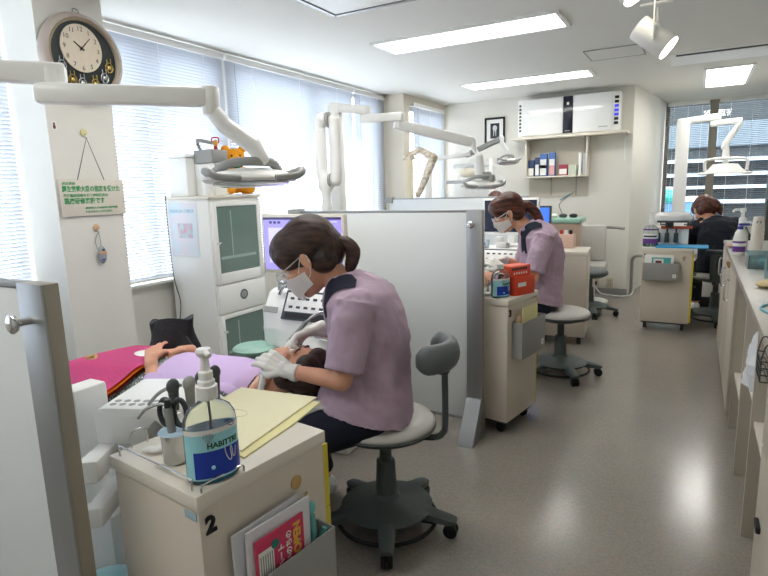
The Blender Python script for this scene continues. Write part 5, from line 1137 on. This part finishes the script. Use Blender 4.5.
for z in (.04, .075): MB().b2(-.014, -.009, -.0095, -.008, z, z+.016).b2(.009, .014, -.0095, -.008, z, z+.016).build('slot', M_BLACK, t)
t = empty('wall_outlet', (-1.05, 7.262, .085), 0, 'beige wall socket behind the empty rolling stool', 'socket'); MB().b2(-.04, .04, -.008, 0, 0, .12, bev=.003).build('plate', mat('beige plate', 'cfc6b2', .5), t); MB().b2(-.02, .02, -.03, -.008, .03, .07, bev=.004).build('plug', M_BLACK, t)
t = MB().tube([(-1.05, 7.225, .10), (-.98, 7.2, .02), (-.85, 7.12, .012), (-.72, 7.1, .012), (-.64, 7.25, .012), (-.62, 7.4, .06)], .008).build('power_cable', M_WHITE2); tag(t, 'pale cable curving along the floor from the back wall socket', 'cable')
t = MB().tube([(-.66, 7.45, .0), (-.66, 7.45, .30), (-.655, 7.44, .42), (-.60, 7.40, .47), (-.5, 7.36, .47)], .018, n=12).build('floor_pipe', M_GREY); tag(t, 'grey bent pipe rising from the floor left of trolley number 5', 'pipe')
# patient style seat by the back wall
t = empty('treatment_seat', (-1.02, 6.66, 0), math.radians(4), 'white padded seat with horizontal arm bar before the back wall', 'chair')
MB().b2(-.17, .17, -.20, .24, .33, .46, bev=.035).build('seat', M_SEAT, t); MB().b2(-.14, .14, .16, .24, .46, .88, bev=.03).build('backrest', M_SEAT, t)
MB().tube([(-.36, .20, .83), (-.20, .20, .85), (0, .26, .85), (.22, .20, .85), (.33, .16, .84)], .016).build('arm_bar', M_GREY, t); MB().cyl((0, 0, .03), (0, 0, .34), .05).cyl((0, 0, 0), (0, 0, .035), .2, n=36, bev=.01).build('pedestal', M_WHITE2, t)
# things on the side cabinet
def jar(x, y, r, h, m, label, extra=None):
    t = empty('supply_jar', (x, y, .80), 0, label, 'jar'); MB().lathe([(r*.85, 0), (r, .01), (r, h), (r*.9, h), (r*.85, .01), (0, .01)], n=24, cap=False).build('jar', m, t)
    if extra:
        random.seed(int(abs(x)*1000)); mb = {}
        for k in range(7): MB().cyl((random.uniform(-r*.5, r*.5), random.uniform(-r*.5, r*.5), .01), (random.uniform(-r, r), random.uniform(-r, r), h+random.uniform(.02, .05)), .004, n=6).build('tool', extra[k % len(extra)], t)
M_REDP = mat('red plastic', 'c23a35', .4)
jar(-1.10, 4.86, .032, .08, M_PLASTIC, 'clear jar of red and white tools on the side cabinet', (M_REDP, M_WHITE2, M_BLACK)); jar(-1.02, 4.90, .028, .07, mat('brown glass', '7a4f30', .2), 'brown jar next to the clear jar on the side cabinet', (M_REDP, M_BLACK)); jar(-1.11, 5.08, .03, .06, M_STEEL, 'steel pot at the back left of the side cabinet')
t = empty('supply_rack', (-1.0, 5.08, .80), 0, 'pinkish rack with small bottles at the back of the side cabinet', 'rack'); MB().b2(-.06, .08, -.05, .05, 0, .12, bev=.003).build('rack', mat('pinkish plastic', 'd8b7a8', .5), t)
for k in range(3): MB().cyl((-.035+.04*k, 0, .12), (-.035+.04*k, 0, .155), .014).build('bottle', (M_REDP, M_WHITE2, M_BLACK)[k], t)
t = empty('instrument_cart', (-1.34, 6.45, 0), 0, 'instrument cart with a pale green top and loupe lamp behind the second nurse', 'instrument cart')
MB().b2(-.20, .22, -.16, .16, .06, .93, bev=.01).build('body', mat('warm beige body', 'c0a896', .5), t); MB().b2(-.24, .26, -.18, .18, .93, .99, bev=.02).build('top_tray', mat('pale green ceramic', '9cc4b4', .3), t)
for k, (x, m) in enumerate(((-.15, M_BLACK), (-.05, M_WHITE2), (.05, M_DGREY), (.16, M_BLACK))): MB().sph((x, -.05, 1.01), (.045, .05, .025)).build('instrument', m, t)
MB().tube([(.05, 0, .99), (.0, 0, 1.10), (-.0, 0, 1.14), (.06, 0, 1.20), (.16, 0, 1.28)], .006).build('lamp_arm', M_GREY, t); MB().box((.06, 0, 1.215), (.14, .03, .012), bev=.003, M=Matrix.Translation((.06, 0, 1.215)) @ Matrix.Rotation(math.radians(-32), 4, 'Y') @ Matrix.Translation((-.06, 0, -1.215))).build('lamp', M_TEAL, t)
for x in (-.15, .17):
    for y in (-.11, .11): MB().sph((x, y, .03), .03).build('caster', M_BLACK, t)

# ================================================================ wrapped X-ray equipment in the rear corner
t = empty('xray_stand', (-2.70, 5.42, 0), 0, 'beige X-ray column with a jointed arm wrapped in brownish film', 'x-ray stand')
M_BEIGE = mat('beige enamel', 'd9cdb4', .5); M_WRAP = mat('brownish wrap', 'b59c78', .5, col2='e9e2d4', vscale=30)
MB().b2(-.05, .05, -.04, .04, 0, 1.66, bev=.02).build('column', M_BEIGE, t); MB().cyl((0, 0, 0), (0, 0, .04), .2, n=32, bev=.01).build('base', M_BEIGE, t); MB().sph((0, 0, 1.68), (.07, .05, .05)).build('elbow', M_WRAP, t)
MB().chain([(0, 0, 1.70), (.15, -.02, 1.75), (.30, -.02, 1.66)], [.03, .028, .045]).build('upper_arm', M_WRAP, t); MB().chain([(.30, -.02, 1.66), (.22, -.02, 1.48), (.15, -.02, 1.34), (.12, -.02, 1.29)], [.045, .036, .030, .03]).build('lower_arm', M_WRAP, t)
t = empty('xray_machine', (-2.28, 6.9, 0), 0, 'pale X-ray head on a horizontal bar under a clear plastic cover', 'x-ray head')
MB().cyl((0, 0, 0), (0, 0, 1.70), .03).cyl((0, 0, 0), (0, 0, .03), .2).build('stand', M_WHITE2, t); MB().cyl((-.5, 0, 1.62), (.02, 0, 1.62), .025).build('bar', mat('pale grey bar', 'c9cdcc', .4), t); MB().cyl((-.6, 0, 1.42), (-.30, 0, 1.42), .022).sph((-.28, 0, 1.42), (.08, .05, .04)).build('lower_bar', M_GREY, t)
MB().sph((-.30, 0, 1.53), (.11, .08, .06)).build('cone', M_BEIGE, t)
rings = []
for k in range(7):
    z = 1.70-.09*k; r = .10+.055*k; rings.append([(-.16+1.2*(r+.008*math.sin(3*a+.4*k))*math.cos(a), .6*(r+.008*math.sin(3*a))*math.sin(a), z) for a in [2*PI*i/36 for i in range(36)]])
def film():
    m = bpy.data.materials.new('clear plastic film'); m.use_nodes = True; nt = m.node_tree; nt.nodes.clear(); o = nt.nodes.new('ShaderNodeOutputMaterial'); tr = nt.nodes.new('ShaderNodeBsdfTransparent'); g = nt.nodes.new('ShaderNodeBsdfPrincipled'); g.inputs['Base Color'].default_value = (.8, .82, .82, 1); g.inputs['Roughness'].default_value = .15
    w = nt.nodes.new('ShaderNodeTexNoise'); w.inputs['Scale'].default_value = 3; mr = nt.nodes.new('ShaderNodeMapRange'); mr.inputs[3].default_value = .05; mr.inputs[4].default_value = .22; nt.links.new(w.outputs['Fac'], mr.inputs[0])
    mx = nt.nodes.new('ShaderNodeMixShader'); nt.links.new(mr.outputs[0], mx.inputs[0]); nt.links.new(tr.outputs[0], mx.inputs[1]); nt.links.new(g.outputs[0], mx.inputs[2]); nt.links.new(mx.outputs[0], o.inputs[0]); return m
M_FILM = film(); MB().loft(rings, capends=False).build('plastic_cover', M_FILM, t)
# dental chair body of the far unit and its bowl
t = empty('far_dental_unit', (-.02, 7.3-.28, 0), 0, 'white dental unit body low behind trolley number 5', 'dental unit')
MB().b2(-.0, .50, -.15, .15, .10, .56, bev=.03).build('body', M_WHITE2, t); MB().b2(.02, .48, -.17, .13, .0, .10, bev=.01).build('plinth', M_BLACK, t); MB().b2(-.02, .52, -.20, .17, .56, .66, bev=.03).build('upper_body', M_WHITE, t)
# another member of staff, only the crown of the head shows above the far partition
# ================================================================ counter on the right
t = empty('counter', (.22, 3.4, 0), 0, 'long grey topped counter with open bays along the right edge', 'counter')
M_CTOP = mat('pale grey worktop', 'a39e93', .35, var=.05); M_CARC = mat('greyed cream carcass', 'b9b1a3', .5)
MB().b2(-.02, .62, -2.3, 1.78, .85, .88, bev=.004).build('worktop', M_CTOP, t)
MB().b2(.56, .60, -2.25, 1.75, .0, .85).build('back_panel', M_CARC, t)
ys = (-2.25, -1.60, -1.05, -.52, .05, .62, 1.19, 1.73)
for k, y in enumerate(ys): MB().b2(.0, .57, y, y+.025, .0, .85, bev=.002).build('divider', M_CARC, t)
for k in (4, 5, 6):
    d = MB().b2(-.018, .0, ys[k]+.006, ys[k+1]+.018, .08, .84, bev=.003).build('door', M_CARC, t); MB().tube([(-.018, ys[k+1]-.05, .62), (-.04, ys[k+1]-.05, .62), (-.04, ys[k+1]-.05, .74), (-.018, ys[k+1]-.05, .74)], .005, res=3).build('handle', M_CHROME, d)
for k, z in ((3, .30), (2, .50), (1, .45)): MB().b2(.01, .56, ys[k]+.025, ys[k+1], z, z+.02, bev=.002).build('shelf', M_CREAMTOP, t)
d = MB().b2(-.018, .0, ys[0]+.02, ys[1]+.02, .08, .60, bev=.003).build('door', M_CARC, t); MB().b2(-.03, -.018, -1.72, -1.66, .40, .42, bev=.004).build('handle', M_BLACK, d)
dr = MB().b2(-.018, .0, ys[0]+.02, ys[1]+.02, .61, .84, bev=.003).build('drawer', M_CARC, t); MB().b2(-.03, -.018, -2.0, -1.85, .72, .735, bev=.004).build('handle', M_BLACK, dr)
ZC = .88
t = empty('pump_dispenser', (.265, 4.33, ZC), math.radians(200), 'tall clear pump bottle on the counter beside the stacked cups', 'bottle')
MB().lathe([(.035, 0), (.038, .01), (.038, .13), (.02, .16), (.016, .17)], n=28).build('bottle', M_PLASTIC, t); MB().lathe([(.022, .165), (.022, .22), (.012, .23), (.010, .27)], n=24).build('pump_collar', M_WHITE, t); MB().cyl((0, 0, .26), (0, 0, .285), .018).tube([(0, 0, .275), (.05, 0, .275), (.06, 0, .26)], .008).build('pump_head', M_WHITE, t)
t = empty('detergent_bottle', (.247, 4.17, ZC), math.radians(20), 'white bottle with purple labels and blue cap leaning on the counter', 'bottle')
MB().lathe([(.03, 0), (.036, .01), (.036, .10), (.026, .14), (.014, .16)], n=28).build('bottle', M_WHITE2, t); MB().lathe([(.0365, .02), (.0368, .055)], n=28, cap=False).lathe([(.0365, .075), (.0355, .10)], n=28, cap=False).build('purple_band', mat('purple label', '6b3f8e', .4), t)
MB().cyl((0, 0, .16), (0, 0, .18), .016).box((.02, 0, .19), (.06, .02, .016), bev=.004).build('trigger_cap', mat('violet blue plastic', '3a3f9a', .4), t)
M_CUP = mat('white paper cups', 'e4ddd2', .6)
for k in range(7):
    o = MB().lathe([(.036, 0), (.027, .085), (.0, .085)], n=28).build('paper_cup', M_CUP, None, loc=(.335, 4.12, ZC+.026*k)); tag(o, 'white paper cup stacked upside down on the counter', 'cup', 'stack of upturned paper cups on the counter')
MB().b2(-.012, .012, -.0295, -.0285, .045, .06).build('green_print', M_LGREEN, o)
t = empty('folded_cloth', (.235, 4.60, ZC), 0, 'pinkish folded cloth at the front edge of the counter', 'cloth'); MB().sph((0, 0, .018), (.04, .07, .018)).sph((.02, .03, .03), (.03, .04, .015)).build('cloth', mat('pinkish cloth', 'd6b6a8', .9, bump=.5, bscale=40), t)
t = empty('clear_box', (.335, 3.62, ZC), 0, 'clear pale blue plastic box on the counter before the cups', 'box'); MB().b2(-.08, .09, -.12, .12, 0, .003).b2(-.08, -.077, -.12, .12, 0, .075).b2(.087, .09, -.12, .12, 0, .075).b2(-.08, .09, -.12, -.117, 0, .075).b2(-.08, .09, .117, .12, 0, .075).build('box', mat('clear blue plastic', 'bfe3ea', .15, trans=.75, ior=1.15), t)
for k in range(4): MB().sph((-.04+.035*k, -.04+.04*(k % 2), .025), (.02, .03, .02)).build('packet', (M_PAPER, M_LPALE, mat('pale blue paper', 'bcd9ec', .7), M_PAPER)[k], t)
t = MB().cyl((0, 0, 0), (0, 0, .10), .03, .034, n=28).build('measuring_cup', mat('clear blue plastic', 'bfe3ea', .15, trans=.75, ior=1.15), None, loc=(.33, 3.18, ZC)); tag(t, 'small translucent cup on the counter near the sponge', 'cup')
t = MB().sph((0, 0, .014), (.035, .05, .014)).sph((.03, .04, .018), (.03, .035, .016)).build('sponge', mat('cream sponge', 'e6cf9c', .9, bump=.6, bscale=90), None, loc=(.28, 2.92, ZC)); tag(t, 'cream yellow sponge on the counter', 'sponge')
t = MB(); 
for k in range(9): t.sph((random.uniform(-.05, .05), random.uniform(-.1, .1), .006+.01*(k % 2)), (.03, .035, .006), rot=(random.uniform(-.4, .4), random.uniform(-.4, .4), k), n=8)
tag(t.build('plastic_bag', M_FILM, None, loc=(.28, 2.58, ZC)), 'crumpled clear plastic bags on the counter behind the orange tongs', 'bag')
t = MB().tube([(-.02, -.06, .01), (-.03, 0, .03), (.0, .05, .035), (.03, .03, .03), (.025, -.05, .012)], .007).build('orange_tongs', mat('bright orange plastic', 'f0642c', .35), None, loc=(.265, 2.15, ZC)); tag(t, 'bright orange looped clip on the near part of the counter', 'clip')
t = MB().tube([(-.0, -.1, .004), (-.02, 0, .004), (.03, .12, .004)], .004).build('blue_tube', mat('teal tube', '5aa9bc', .4), None, loc=(.245, 2.42, ZC)); tag(t, 'thin teal tube lying on the counter edge', 'tube')
t = empty('wire_basket', (.205, 1.90, .78), 0, 'dark wire basket hanging at the front edge of the counter', 'basket'); b_ = MB()
for z in (0, .02, .04, .06): b_.tube([(-.02, -.06, z), (-.02, .06, z), (.0, .06, z), (.0, -.06, z)], .002, n=6, res=1, closed=True)
for k in range(7): b_.cyl((-.02, -.06+.02*k, 0), (-.02, -.06+.02*k, .06), .0015, n=6)
b_.build('wire_mesh', M_DGREY, t); MB().tube([(-.02, -.05, .06), (-.01, -.05, .105), (.01, -.05, .103)], .002, n=6).tube([(-.02, .05, .06), (-.01, .05, .105), (.01, .05, .103)], .002, n=6).build('hook', M_DGREY, t)
t = MB().tube([(0, 0, 0), (-.008, 0, .012), (-.012, .006, .032), (.0, .01, .026), (.0, 0, .0)], .005).build('towel_hook', M_WOOD, None, loc=(.19, 3.9, .83)); tag(t, 'small tan clip on the counter front edge near the far end', 'clip')
t = empty('carrier_bag', (.30, 2.62, .52), 0, 'crumpled clear and white bag with a blue top on the open counter shelf', 'bag')
rings = []
for k in range(8):
    z = .24*k/7; r = .09*(1-.5*(k/7)**2); rings.append([((r+.015*math.sin(5*a+k))*math.cos(a), 1.4*(r+.012*math.sin(4*a+2*k))*math.sin(a), z) for a in [2*PI*i/28 for i in range(28)]])
MB().loft(rings).build('bag_body', mat('milky bag plastic', 'd3d6da', .3), t, ang=20); MB().sph((0, 0, .25), (.05, .07, .03)).build('bag_knot', mat('teal cloth', '3d9fb0', .6), t)
# staff member beyond the rear partition
t = None
